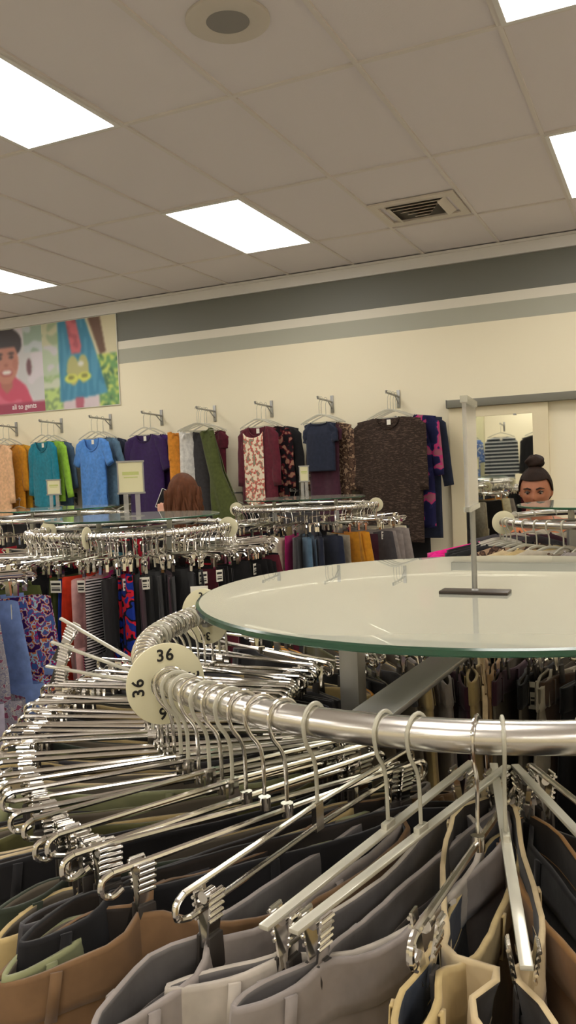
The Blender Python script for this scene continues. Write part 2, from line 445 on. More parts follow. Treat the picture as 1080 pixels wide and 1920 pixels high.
def long_hanger():
    mb = MB(); q = -.060
    mb.tube(HOOKP[:1]+HOOKP[1:], .0026, 6, up=(0, 1, 0)); mb.tube([(0, 0, -.07), (0, 0, -.076+q)], .003, 8)
    mb.tube(smooth_path([(-.205, 0, -.150+q), (-.19, 0, -.138+q), (-.10, 0, -.102+q), (0, 0, -.076+q), (.10, 0, -.102+q), (.19, 0, -.138+q), (.205, 0, -.150+q)], 3), .0065, 8, ry=.004, up=(0, 1, 0))
    mb.tube([(-.19, 0, -.142+q), (.19, 0, -.142+q)], .0030, 6)
    return mb.build('top_hanger', CLEARP)
longh = long_hanger()

# ------------------------------------------------------------------ trousers (local x along the hanger, top edge at z = 0)
def width_prof(a, L, z, P, side=None):
    """half thickness of the waist loop at position a"""
    e = max(0., 1-(2*a/L)**2)**.5
    pinch = 1.0
    for s in (-1, 1): pinch *= 1-.93*math.exp(-((a-s*.150)/P['pw'])**2)*math.exp(z/.10)
    sd = '' if side is None else ('R' if side > 0 else 'L')
    lobe = P.get('in'+sd, P['in']) if abs(a) < .15 else (P.get('out'+sd, P['out']) if a > 0 else P['out2'])
    k = min(1, max(0, (-z-.02)/.25))
    lobe = lobe*(1-k)+P['hip']*k
    return max(.0022, lobe*e*pinch)
def pants_pt(t, z, P):
    L = P['L']*(1+.16*min(1, -z/.22))
    ct, st = math.cos(t), math.sin(t)
    a = L/2*(abs(ct)**.9)*(1 if ct > 0 else -1)
    wv = width_prof(a, L, z, P, st); y = wv*(1 if st > 0 else -1)*min(1, abs(st)*3)**.6 if abs(st) > 1e-6 else 0
    fade = math.exp(z/.5)
    n = noise.noise(Vector((a*7+P['s'], (0.6 if st > 0 else -.6)+P['s'], z*2.2)))
    y += P['wav']*fade*noise.noise(Vector((a*6+P['s']*2, P['s'], z*1.2))) + .004*n + P['bend']*(a/.2)**2*fade + .0025*noise.noise(Vector((a*30, st, z*14+P['s'])))
    if a > .15: y += P.get('curl', 0)*((a-.15)/.06)**1.3*fade
    zz = z + P['sag']*(-(1-(abs(a)/.15)**2) if abs(a) < .15 else -(abs(a)-.15)/.06*.8)*(1 if z > -.001 else math.exp(z/.12))
    return Vector((a, y, zz))
def make_trousers(P, detail=True):
    n = 72 if detail else 30
    ts = [2*PI*k/n for k in range(n)]
    def sheet(zs, off=0.):
        mb = MB(); vs = []
        for z in zs:
            pts = [pants_pt(t, z, P) for t in ts]
            for k in range(n):
                p = pts[k]
                if off:
                    tg = (pts[(k+1) % n]-pts[k-1]); nn = Vector((tg.y, -tg.x, 0)).normalized(); p = p+nn*off
                vs.append(p)
        fs = [(i*n+k, i*n+(k+1) % n, (i+1)*n+(k+1) % n, (i+1)*n+k) for i in range(len(zs)-1) for k in range(n)]
        return mb.add(vs, fs)
    def legs(mb):
        nl = 24 if detail else 12
        for s in (-1, 1):
            rows = []
            for i in range(9):
                z = -.26-.74*i/8; cx = s*(.118-.012*i/8); rx = .125-.055*i/8; ry = P['hip']*.8+.012*(1-i/8)
                rows.append([(cx+rx*math.cos(2*PI*k/nl), ry*math.sin(2*PI*k/nl)+.006*noise.noise(Vector((k*.5, i*.7, s+P['s'])))+P['bend']*.3, z) for k in range(nl)])
            vs = [p for r_ in rows for p in r_]
            mb.add(vs, [(i*nl+k, i*nl+(k+1) % nl, (i+1)*nl+(k+1) % nl, (i+1)*nl+k) for i in range(8) for k in range(nl)])
        return mb
    M1 = MATS.get('cloth_khaki')
    if not detail:
        mb = sheet([0, -.02, -.045, -.10, -.18, -.27]); legs(mb)
        o = mb.build('trousers', M1); return o
    t = thing('trousers', 'x', 'trousers')
    def solid(o, th):
        md = o.modifiers.new('s', 'SOLIDIFY'); md.thickness = th; md.offset = 0; md.material_offset = 1; md.material_offset_rim = 0
        return bake(o)
    o = sheet([0, -.004, -.012, -.022, -.032, -.040], .0014)
    wb = solid(o.build('waistband', [M1, MATS['lining']], t), .0045)
    o = sheet([-.034, -.040, -.050, -.065, -.085, -.11, -.14, -.18, -.22, -.27]); legs(o)
    solid(o.build('trouser_legs', [M1, MATS['lining']], t), .0030)
    for t_ in P['loops']:
        a, b = pants_pt(t_, -.002, P), pants_pt(t_, -.042, P)
        tg = pants_pt(t_+.03, -.02, P)-pants_pt(t_-.03, -.02, P); nn = Vector((tg.y, -tg.x, 0)).normalized()
        tx = Vector((tg.x, tg.y, 0)).normalized()
        lb = MB(); q = []
        for p, o_ in ((a, .004), (a, .0065), (b, .0065), (b, .0035)):
            q += [p+nn*o_-tx*.0045, p+nn*o_+tx*.0045]
        lb.add(q, [(0, 1, 3, 2), (2, 3, 5, 4), (4, 5, 7, 6)])
        lo = lb.build('belt_loop', M1, t); md = lo.modifiers.new('s', 'SOLIDIFY'); md.thickness = .0012; bake(lo)
    if P.get('button'):
        p = pants_pt(PI*1.5, -.02, P)
        MB().lathe([(.0005, .003), (.006, .0028), (.007, .001), (.007, 0)], 14).build('button', MATS['button_brass'], t, loc=p+Vector((0, -.004, 0))).rotation_euler = (R(90), 0, 0)
    return t
CL = {
 'khaki': (178, 156, 108), 'tan': (174, 138, 96), 'brown': (118, 90, 62), 'golden brown': (146, 108, 64), 'dark brown': (84, 62, 46), 'beige': (196, 176, 138), 'stone': (178, 168, 148),
 'light grey': (176, 167, 155), 'grey': (142, 133, 128), 'charcoal': (62, 60, 62), 'black': (26, 25, 27), 'olive': (84, 82, 48), 'sage green': (134, 136, 100),
 'dark green': (46, 52, 40), 'navy': (32, 38, 56), 'denim blue': (70, 92, 116), 'steel blue': (84, 112, 134), 'plum': (66, 34, 48), 'maroon': (88, 26, 40),
 'magenta': (176, 30, 106), 'hot pink': (222, 28, 132), 'pink': (206, 158, 156), 'orange red': (226, 66, 36), 'mustard': (196, 132, 30), 'cream': (214, 206, 180),
 'red': (190, 30, 50), 'royal blue': (24, 52, 140), 'teal': (24, 118, 138), 'lavender': (170, 164, 184), 'periwinkle': (112, 136, 190), 'white': (222, 220, 214),
 'purple': (62, 30, 100), 'lime': (142, 190, 60), 'peach': (220, 176, 136), 'sky blue': (78, 132, 204), 'olive green': (74, 82, 40), 'orange': (214, 140, 50), 'golden': (204, 150, 36)}
for k, v in CL.items(): fabric('cloth_'+k, v)
mat('lining', (112, 104, 92), .95, 0, .1); mat('button_brass', (.35, .27, .16), .35, 1, lin=True)
fabric('lining_navy', (48, 56, 70)); fabric('dark_lining_shade', (44, 38, 34)); fabric('lining_grey', (104, 100, 98))  # darkest lining also paints in the shade inside gaping waistbands
cloth = lambda k: MATS[k] if k in MATS else MATS['cloth_'+k]
LP = [.55, 1.57, 2.6, 3.7, 4.3, 5.1, 5.75]
VAR = [dict(L=.430, **{'in': .020, 'out': .022, 'out2': .012}, pw=.020, hip=.022, wav=.016, bend=.010, sag=.010, s=1.3, loops=LP, button=1),
       dict(L=.445, **{'in': .030, 'out': .034, 'out2': .014}, pw=.018, hip=.026, wav=.024, bend=-.014, sag=.016, s=4.1, loops=LP),
       dict(L=.415, **{'in': .012, 'out': .014, 'out2': .010}, pw=.022, hip=.015, wav=.010, bend=.006, sag=.008, s=7.7, loops=LP),
       dict(L=.460, **{'in': .016, 'out': .030, 'out2': .012}, pw=.018, hip=.020, wav=.018, bend=.020, sag=.012, s=9.2, loops=LP),
       dict(L=.520, **{'in': .042, 'out': .056, 'out2': .016}, pw=.020, hip=.038, wav=.030, bend=-.020, sag=.020, s=3.3, loops=LP, button=1),
       dict(L=.405, **{'in': .009, 'out': .009, 'out2': .008}, pw=.026, hip=.011, wav=.006, bend=.004, sag=.006, s=5.9, loops=[.55, 2.6, 3.7, 5.75])]
VAR += [dict(L=.500, **{'in': .020, 'out': .034, 'out2': .012}, pw=.018, hip=.030, wav=.014, bend=-.010, sag=.014, s=2.7, loops=LP),
        dict(L=.420, **{'in': .020, 'inR': .048, 'inL': .012, 'out': .016, 'out2': .012}, pw=.022, hip=.034, wav=.012, bend=0, sag=.012, s=6.6, curl=-.060, loops=LP, button=1),
        dict(L=.420, **{'in': .020, 'inR': .022, 'inL': .012, 'out': .018, 'out2': .012}, pw=.020, hip=.030, wav=.016, bend=.010, sag=.014, s=8.1, curl=-.03, loops=LP),
        dict(L=.415, **{'in': .016, 'out': .020, 'out2': .010}, pw=.018, hip=.016, wav=.012, bend=.0, sag=.020, s=1.9, curl=.004, loops=LP),
        dict(L=.470, **{'in': .024, 'inR': .018, 'inL': .052, 'out': .030, 'outL': .050, 'outR': .020, 'out2': .012}, pw=.018, hip=.030, wav=.014, bend=-.01, sag=.020, s=5.2, curl=.02, loops=LP)]
VAR += [dict(L=.470, **{'in': .024, 'inR': .020, 'inL': .044, 'out': .030, 'outL': .045, 'out2': .012}, pw=.020, hip=.032, wav=.010, bend=-.004, sag=.014, s=7.1, curl=-.01, loops=LP)]
VAR[4].update({'in': .050, 'out': .040})
TR = [make_trousers(p) for p in VAR]
FV = [dict(L=.25, **{'in': .014, 'out': .014, 'out2': .012}, pw=.02, hip=.020, wav=.012, bend=.008, sag=.008, s=2.2, loops=[]),
      dict(L=.36, **{'in': .010, 'out': .016, 'out2': .012}, pw=.02, hip=.016, wav=.016, bend=-.012, sag=.010, s=6.2, loops=[]),
      dict(L=.42, **{'in': .022, 'out': .026, 'out2': .014}, pw=.02, hip=.028, wav=.020, bend=.016, sag=.012, s=8.8, loops=[])]
FT = [make_trousers(p, False) for p in FV]
index_kids()
protos_used = set()
def take(o, mats=None):
    """first use moves the original, later uses copy it"""
    if id(o) not in protos_used and not mats:
        protos_used.add(id(o)); return o
    return copy_tree(o, None, mats)
LABELS = {}
def setlabel(o, label, group): o['label'] = label; o['group'] = group; LABELS.setdefault(label, []).append(o)

# ------------------------------------------------------------------ round racks
def make_rack():
    t = thing('round_rack', 'x', 'clothes rack')
    n = 96
    MB().tube([(RING_R*math.cos(2*PI*k/n), RING_R*math.sin(2*PI*k/n), RAIL_Z) for k in range(n)], .0142, 16, closed=True).build('ring_rail', CHROME_S, t)
    for q in (1, 3):
        MB().box((.20, 0, .65), (.030, .030, 1.24), 0, Matrix.Rotation(R(-93+90*q), 4, 'Z')).build('upright', STEEL, t, bevel=.002)
    for k in range(4):
        a = R(-93+90*k); M = Matrix.Rotation(a, 4, 'Z')
        MB().box((RING_R/2, 0, RAIL_Z-.002), (RING_R-.022, .040, .006), 0, M).box((RING_R-.012, 0, RAIL_Z-.014), (.01, .04, .006), 0, M).build('arm', STEEL, t, bevel=.001)
        M2 = Matrix.Rotation(a+R(45), 4, 'Z')
        MB().box((.20, 0, .045), (.40, .032, .016), 0, M2).box((.39, 0, .02), (.03, .03, .04), 0, M2).build('foot', STEEL, t, bevel=.002)
        if k % 2: MB().tube([M @ Vector((.20, 0, RAIL_Z+.002)), M @ Vector((.20, 0, 1.3255))], .012, 12).build('glass_support', CLEARP, t)
    g = MB(); g.lathe([(.0005, 1.334), (.386, 1.334), (.3905, 1.3325), (.3905, 1.3275), (.389, 1.326), (.0005, 1.326)], 128, mis=[0, 1, 1, 1, 0])
    g.build('glass_top', [GLASS, GLASSE], t, angle=8)
    return t
rack0 = make_rack(); index_kids()
RACKS = {
 'A': ((-.230, 1.117), 'nearest round chrome rack with large round glass top, foreground right'),
 'B': ((-2.197, 3.065), 'round chrome rack left of centre carrying the framed sign on two legs'),
 'C': ((-2.133, 4.859), 'small distant round chrome rack in front of the navy and maroon tops'),
 'D': ((-.163, 3.39), 'round chrome rack at right in front of the mirror and the person with a bun'),
 'F': ((-3.600, 4.180), 'distant round chrome rack at far left under the teal and peach tops'),
 'E': ((-2.46, 1.76), 'round chrome rack cut by the left photo edge, patterned leggings on it')}
RP = {}
for k, (c, lab) in RACKS.items():
    o = rack0 if k == 'A' else copy_tree(rack0); o.location = (*c, 0); o['label'] = lab; RP[k] = Vector((*c, 0))
    if k in 'CD': o.rotation_euler.z = R(30)

def onring(k, th, z=RAIL_Z): c = RP[k]; return Vector((c.x+RING_R*math.cos(th), c.y+RING_R*math.sin(th), z))
TWID = {'wire': 0, 'flat': 1, 'twin': 2}
def hang_pair(k, deg, skew, kind, var, color, lining=None, tilt=0, hl=None, pl=None, dz=0, grp='', mats_extra=None, flip=0, dx=0):
    th = R(deg); p = onring(k, th)
    h = take(hang[kind]); h.location = p; h.rotation_euler = (0, R(tilt), th+R(skew)); setlabel(h, hl, grp+' hangers')
    if color is None: return h, None
    m = {'waistband': cloth(color), 'trouser_legs': cloth(color), 'belt_loop': cloth(color)}
    tr = copy_tree(TR[var], None, m)
    tr.location = p+Matrix.Rotation(th+R(skew), 3, 'Z') @ Matrix.Rotation(R(tilt), 3, 'Y') @ Vector((dx, 0, -.124+dz)); tr.rotation_euler = (0, R(tilt), th+R(skew)+(PI if flip else 0))
    for c in tr_children(tr):
        if lining and c.name.startswith(('waistband', 'trouser_legs')): setmat(c, cloth(lining), 1)
    setlabel(tr, pl, grp+' trousers'); return h, tr
def tr_children(t): return [c for c in COL.objects[-14:] if c.parent == t]

# ---- nearest rack: the hangers and trousers at the front, one by one
A = 'A'
front = [  # deg, skew, kind, variant, colour, lining, tilt, dz, hanger label, trousers label
 (258.0, -15, 'wire', 4, 'brown', 'dark_lining_shade', 0, .002, 'chrome clip hanger holding the large brown trousers at bottom left', 'large brown trousers with gaping waist at bottom left of near rack'),
 (254.6, -20, 'wire', 3, 'black', 'dark_lining_shade', 0, .004, 'chrome clip hanger over the black trousers behind the large brown pair', 'black trousers hanging just behind the large brown pair'),
 (262.2, -3, 'twin', 6, 'grey', 'lining_grey', 0, .0, 'long chrome clip hanger pointing to bottom centre, over an open grey waistband', 'mid grey trousers with open waist loop at bottom, left of light pair'),
 (270.6, -12, 'flat', 7, 'light grey', 'lining_grey', 1, .004, 'pale flat hanger over the light grey trousers at bottom centre', 'light grey trousers with fly front at the bottom centre'),
 (274.2, -18, 'flat', 8, 'grey', 'lining_grey', 1, .006, 'pale flat hanger just right of the one over light grey trousers', 'grey trousers tucked right behind the light grey pair'),
 (280.4, -11, 'wire', 9, 'khaki', 'lining_navy', -6, .006, 'dull chrome clip hanger over the yellowish khaki trousers', 'yellowish khaki trousers with narrow folded waist at bottom right of centre'),
 (283.0, 1, 'flat', 10, 'beige', 'dark_lining_shade', 0, .020, 'long pale flat hanger running straight down over beige trousers at right', 'beige trousers gaping wide below the long flat hanger at right'),
 (291.0, 7, 'flat', 11, 'golden brown', 'dark_lining_shade', 0, .0, 'pale flat hanger nearest the right photo edge at front of near rack', 'golden brown trousers at the bottom right corner'),
 (295.0, 8, 'wire', 1, 'black', 'dark_lining_shade', 0, -.01, 'chrome hanger by the right photo edge under the thick rail', 'black trousers just past the golden brown pair at right photo edge'),
]
for d in front:
    hang_pair(A, d[0], d[1], d[2], d[3], d[4], d[5], d[6], d[8], d[9], d[7], 'front of nearest rack')
# ---- nearest rack: the dense left side
dense = ['sage green', 'charcoal', 'khaki', 'dark green', 'black', 'beige', 'olive', 'khaki', 'black', 'sage green', 'dark green', 'beige', 'navy', 'black', 'khaki',
         'charcoal', 'khaki', 'dark green', 'beige', 'black', 'khaki', 'charcoal', 'olive', 'beige', 'black', 'khaki', 'charcoal', 'dark green', 'black', 'charcoal', 'khaki', 'navy', 'charcoal', 'denim blue']
deg = 251.6; i = 0; prev = 'large brown'
while i < len(dense):
    c = dense[i]; nx_ = dense[i+1] if i+1 < len(dense) else 'bare'
    v = rnd.choice([5, 5, 2, 5, 0]) if i > 3 else [3, 2, 3, 0][i]
    sk = -8-10*math.sin((250-deg)/60*PI)+rnd.uniform(-3, 3)
    hang_pair(A, deg, sk, rnd.choice(['wire', 'wire', 'twin']), v, c, 'dark_lining_shade' if c in ('black', 'charcoal', 'navy') else None, rnd.uniform(-1.5, 1.5),
              f'clip hanger of {c} trousers between {prev} and {nx_}, left side of near rack', f'{c} trousers between {prev} and {nx_} pairs, left side of near rack', rnd.uniform(-.012, .006), 'left side of nearest rack', dx=rnd.uniform(-.01, .02))
    prev = c; deg -= 2.35+.25*rnd.random(); i += 1
# empty hangers fanned out at the left
for (dg, sk, ti, lab) in ((188, 4, -29, 'topmost of three empty pale hangers jutting left from the near rack'), (190.5, 5, -20, 'middle of three empty pale hangers jutting left from the near rack'), (193, 6, -11, 'lowest of three empty pale hangers jutting left from the near rack')):
    h, _ = hang_pair(A, dg, sk, 'flat', 0, None, tilt=ti, hl=lab, grp='empty'); h['group'] = 'empty hangers jutting left'
# ---- nearest rack: far side, seen below the glass
farside = ['charcoal', 'khaki', 'black', 'mustard', 'olive', 'charcoal', 'khaki', 'grey', 'plum', 'khaki', 'tan', 'plum', 'black', 'stone', 'dark brown', 'black', 'khaki', 'stone', 'dark green', 'black', 'olive green', 'dark green', 'charcoal', 'navy', 'olive', 'black', 'brown']
prev = 'denim blue'
for i, c in enumerate(farside):
    dg = 160-i*6.0+rnd.uniform(-1, 1)
    hang_pair(A, dg, rnd.uniform(-8, 8), rnd.choice(['wire', 'twin']), rnd.choice([0, 2, 1, 5]), c, None, rnd.uniform(-2, 2),
              f'clip hanger of {c} trousers after {prev} ones, far side of near rack', f'{c} trousers after {prev} pair, far side of near rack under glass', rnd.uniform(-.015, .005), 'far side of nearest rack')
    prev = c
# ------------------------------------------------------------------ size discs
def make_disc(r=.045):
    mb = MB(); n = 48; hr = .0175; th = .0028
    vs = []
    for y in (-th/2, th/2):
        for k in range(n):
            a = 2*PI*k/n; vs.append((r*math.cos(a), y, r*math.sin(a)))
        for k in range(n):
            a = 2*PI*k/n; vs.append((hr*math.cos(a), y, hr*math.sin(a)))
    fs = []
    for k in range(n):
        j = (k+1) % n
        fs += [(k, j, n+j, n+k), (2*n+k, 3*n+k, 3*n+j, 2*n+j), (k, 2*n+k, 2*n+j, j), (n+k, n+j, 3*n+j, 3*n+k)]
    return mb.add(vs, fs).build('size_disc', DISC, bevel=.0004)
disc0 = make_disc(); disc0.name = 'size_disc'
dused = [False]
def put_disc(k, deg, txt, label, group=None, r=1.):
    th = R(deg)
    if txt:
        t = thing('size_divider', label, 'size divider', onring(k, th, RAIL_Z-.0030), th, group)
        d = disc0.copy(); d.name = 'disc'; COL.objects.link(d); d.parent = t
        for q, a in enumerate((0, 90, 180, 270)):
            for s in (-1, 1):
                M = Matrix.Rotation(R(a)*s*-1, 4, 'Y') @ Matrix.Translation((0, s*.0018, .0315)) @ Matrix.Rotation(R(90), 4, 'X')
                if s > 0: M = Matrix.Rotation(R(a), 4, 'Y') @ Matrix.Translation((0, .0018, .0315)) @ Matrix.Rotation(PI, 4, 'Z') @ Matrix.Rotation(R(90), 4, 'X')
                text_mesh(txt, .0185, INK, 'size_number', t, M, .0003, 1.15)
    else:
        d = disc0 if not dused[0] else disc0.copy()
        if dused[0]: COL.objects.link(d)
        dused[0] = True; d.name = 'size_divider'
        d.location = onring(k, th, RAIL_Z-.003); d.rotation_euler = (0, 0, th); tag(d, label, 'size divider', group)
put_disc('A', 232.5, '36', 'large ivory size divider disc printed 36 on the near rail')
put_disc('A', 177, '34', 'ivory size divider disc printed 34 by the left rim of the glass')
put_disc('B', 282, '', 'pale size divider disc at the front of the rack with the framed sign')
put_disc('B', 8, '', 'pale size divider disc at the right end of the rack with framed sign')
put_disc('B', 185, '', 'pale size divider disc at the left end of the rack with framed sign')
put_disc('C', 12, '', 'pale size divider disc at the right end of the distant middle rack')
put_disc('C', 195, '', 'pale size divider disc at the left end of the distant middle rack')
put_disc('D', 205, '', 'pale size divider disc at the left end of the rack by the mirror')
put_disc('D', 262, '', 'pale size divider disc at the front of the rack by the mirror')

# ------------------------------------------------------------------ sign holders on the glass tops
def sign_holder(k, fw, fh, legh, rz, label, style='two', dy=0):
    t = thing('sign_holder', label, 'sign', (RP[k].x, RP[k].y+dy, 1.334), rz)
    if style == 'two':
        for s in (-1, 1): MB().box((s*fw*.22, 0, legh/2), (.022, .004, legh)).build('leg', ACRYL, t, smooth=False)
        MB().box((0, 0, .002), (fw*.9, .06, .004)).build('base', ACRYL, t, smooth=False)
    else:
        MB().lathe([(.0005, .006), (.004, .006), (.005, .004)], 12).tube([(0, 0, .002), (0, 0, legh)], .0035, 10).build('pole', STEEL, t)
        MB().box((0, 0, .002), (.088, .030, .004)).build('base', mat('bronze_base', (66, 58, 52), .35, .6), t, bevel=.0012)
        t2 = Matrix.Rotation(R(88), 4, 'Z')
    fr = MB(); z0 = legh
    if style == 'two':
        for s in (-1, 1):
            fr.box((s*(fw/2-.003), 0, z0+fh/2), (.006, .008, fh)); fr.box((0, 0, z0+fh/2+s*(fh/2-.003)), (fw+.006, .010, .008))
        fr.build('frame', STEEL, t, smooth=False)
        MB().box((0, 0, z0+fh/2), (fw-.01, .003, fh-.012)).build('card', PAPER, t, smooth=False)
        f = mat('faint_green_print', (196, 202, 128), .7)
        for q, (z, wd, hh) in enumerate(((.62, .62, .10), (.50, .52, .035))): MB().box((0, -.0022, z0+fh*z), (fw*wd, .0006, fh*hh)).build('print_line', f, t, smooth=False)
    else:
        ry = R(96)
        M = Matrix.Rotation(ry, 4, 'Z')
        MB().box((0, 0, z0+fh/2), (fw, .005, fh), 0, M).build('sleeve', ACRYL, t, smooth=False)
        MB().box((0, 0, z0+fh), (fw+.004, .009, .008), 0, M).box((0, 0, z0+.003), (fw, .009, .006), 0, M).build('sleeve_rim', CLEARP, t, smooth=False)
    return t
sign_holder('B', .118, .148, .10, R(34), 'framed cream card sign on two clear legs before the purple top')
sign_holder('F', .088, .10, .085, R(38), 'small cream card sign standing in front of the teal top')
sign_holder('C', .062, .105, .10, R(22), 'small narrow cream card sign in front of the maroon and navy top')
sign_holder('A', .11, .138, .108, 0, 'clear sign sleeve seen edge-on above thin pole on near glass', 'edge', -.06)

# ------------------------------------------------------------------ clothes on the farther racks
patterned('pat_floral', [(150, 146, 156), (170, 166, 172), (132, 130, 150), (182, 178, 174), (140, 80, 104)], 60)
patterned('pat_bright', [(60, 90, 150), (150, 30, 90), (150, 190, 210), (196, 110, 70), (50, 20, 80)], 50)
patterned('pat_bwstripe', [(20, 18, 22), (206, 196, 196)], 30, 'wave')
patterned('pat_pinkstripe', [(24, 18, 24), (196, 60, 120), (210, 190, 196)], 30, 'noise', (1, 1, 4))
patterned('pat_blue_red', [(24, 50, 140), (16, 18, 30), (200, 30, 50), (24, 50, 140)], 9, 'noise', (1, 1, 2))
patterned('pat_teal', [(110, 156, 166), (70, 110, 130), (196, 200, 196)], 30, 'noise', (3, 3, .5))
PN = {'pat_floral': 'pale floral', 'pat_bright': 'bright multicoloured', 'pat_bwstripe': 'thinly striped', 'pat_pinkstripe': 'pink and black patterned', 'pat_blue_red': 'blue-red patterned', 'pat_teal': 'teal patterned'}
WHERE = {'B': 'on framed sign rack', 'C': 'on distant middle rack', 'D': 'on rack by mirror', 'E': 'on left edge rack', 'F': 'on distant left rack'}
def tagcard(o, pos, rz):
    t = MB().box((0, 0, 0), (.03, .002, .045)).build('size_tag', TAGW, None, smooth=False)
    return t
tagmesh = MB().box((0, 0, 0), (.0015, .030, .046)).box((.0009, 0, .010), (.0006, .024, .008), 1).box((.0009, 0, -.004), (.0006, .022, .003), 1).box((.0009, 0, -.012), (.0006, .022, .006), 1).build('price_tag', [TAGW, INK], smooth=False)
tag_used = [False]
def put_tag(loc, rz, label, group):
    t = tagmesh if not tag_used[0] else tagmesh.copy()
    if tag_used[0]: COL.objects.link(t)
    tag_used[0] = True
    t.location = loc; t.rotation_euler = (0, 0, rz); tag(t, label, 'price tag', group)
def fill(k, seq, a0, a1, tags=.3, noun='leggings'):
    n = len(seq); prev = None
    for i, c in enumerate(seq):
        dg = a0+(a1-a0)*i/(n-1)+rnd.uniform(-1, 1); th = R(dg); p = onring(k, th); sk = R(rnd.uniform(-12, 12)); dz = rnd.uniform(-.012, .006)
        h = take(farh); h.location = p; h.rotation_euler = (R(rnd.uniform(-3, 3)), R(rnd.uniform(-5, 5)), th+sk)
        if not h.get('category'): tag(h, '', 'hanger')
        nx2 = next((q for q in seq[i+1:] if q), 'last')
        setlabel(h, f'clip hanger of {PN.get(c, c)} {noun} beside {PN.get(prev or nx2, prev or nx2)} ones {WHERE[k]}', 'hangers '+WHERE[k])
        if c is None: continue
        f = FT[rnd.choice((0, 1, 2) if c.startswith('pat') or noun == 'trousers' else (0, 0, 1))]
        o = copy_tree(f, None, {'trousers': cloth(c)}); o.name = noun
        o.location = p+Vector((math.cos(th+sk)*.02, math.sin(th+sk)*.02, -.142+dz)); o.rotation_euler = (0, R(rnd.uniform(-4, 4)), th+sk)
        cn = PN.get(c, c); nxt = next((q for q in seq[i+1:] if q), None); nn = PN.get(nxt, nxt) if nxt else 'last'
        o['category'] = noun
        setlabel(o, f'{cn} {noun} {WHERE[k]}, beside {PN.get(prev, prev) if prev else nn} ones', f'{noun} '+WHERE[k])
        prev = c
        if rnd.random() < tags:
            r_ = .16; put_tag(p+Vector((math.cos(th+sk)*(r_+.012), math.sin(th+sk)*(r_+.012), -.142-.03)), th+sk, f'white price tag on {cn} {noun} {WHERE[k]}', 'price tags '+WHERE[k])
# rack with the framed sign: what hangs where, by angle, from the right end round the front to the left
def bcol(d):
    for lo, hi, c in ((386, 400, 'black'), (374, 386, 'maroon'), (362, 374, 'black'), (356, 362, 'dark green'), (350, 356, 'red'), (338, 350, 'black'), (334, 338, 'maroon'), (322, 334, 'black'), (319, 322, 'plum'), (311, 319, 'black'),
                      (308, 311, 'plum'), (300.5, 304.5, 'pat_blue_red'), (295, 300.5, 'charcoal'), (292.5, 295, 'black'), (290.4, 292.5, 'pat_bwstripe'), (288.4, 290.4, 'hot pink'), (285, 288.4, 'pink'), (282.5, 285, 'dark brown'), (279, 282.5, 'orange red'), (276, 279, 'royal blue'), (272, 276, 'olive green'), (255, 262, 'lavender'), (246, 250, 'magenta')):
        if lo <= d < hi: return c
    return 'black'
nB = 78
fill('B', [bcol(397-(397-232)*i/(nB-1)) for i in range(nB)], 397, 232, .25)
fill('B', ['black', 'navy', 'magenta', 'charcoal', 'black', 'plum', 'red', 'black', 'grey', 'black', 'teal', 'black', 'magenta', 'black', 'navy', 'black', 'red', 'black', 'black', 'charcoal', 'black'], 226, 45, .1)
fill('C', ['stone', 'khaki', 'cream', 'grey', 'grey', 'grey', 'charcoal', 'grey', 'plum', 'orange', 'mustard', 'mustard', 'stone', 'black', 'navy', 'navy', 'steel blue', 'steel blue', 'charcoal', 'magenta', 'cream', 'charcoal', 'khaki', 'cream', 'black', 'black', 'navy', 'charcoal', 'maroon', 'maroon', 'black', 'maroon', 'olive', 'black', 'charcoal'], 372, 214, .3, 'trousers')
fill('C', ['grey', 'stone', 'charcoal', 'black', 'khaki', 'grey', 'navy', 'black', 'grey', 'charcoal', 'stone', 'black'], 198, 22, 0, 'trousers')
fill('F', ['black', 'red', 'black', 'grey', 'pink', 'black', 'magenta', 'black', 'charcoal', 'black', 'red', 'navy', 'black', 'charcoal'], 380, 235, .1)
fill('F', ['black', 'charcoal', 'red', 'black', 'grey', 'black'], 120, 30, 0)
fill('E', ['black', 'maroon', 'black', 'olive green', 'black', 'olive green', 'pat_bright', 'periwinkle', 'pat_bright', 'periwinkle', 'pat_floral', 'pat_floral', 'lavender', 'black', 'black', 'pat_teal', 'stone', 'brown', 'tan', 'denim blue'], 85, -50, .1)
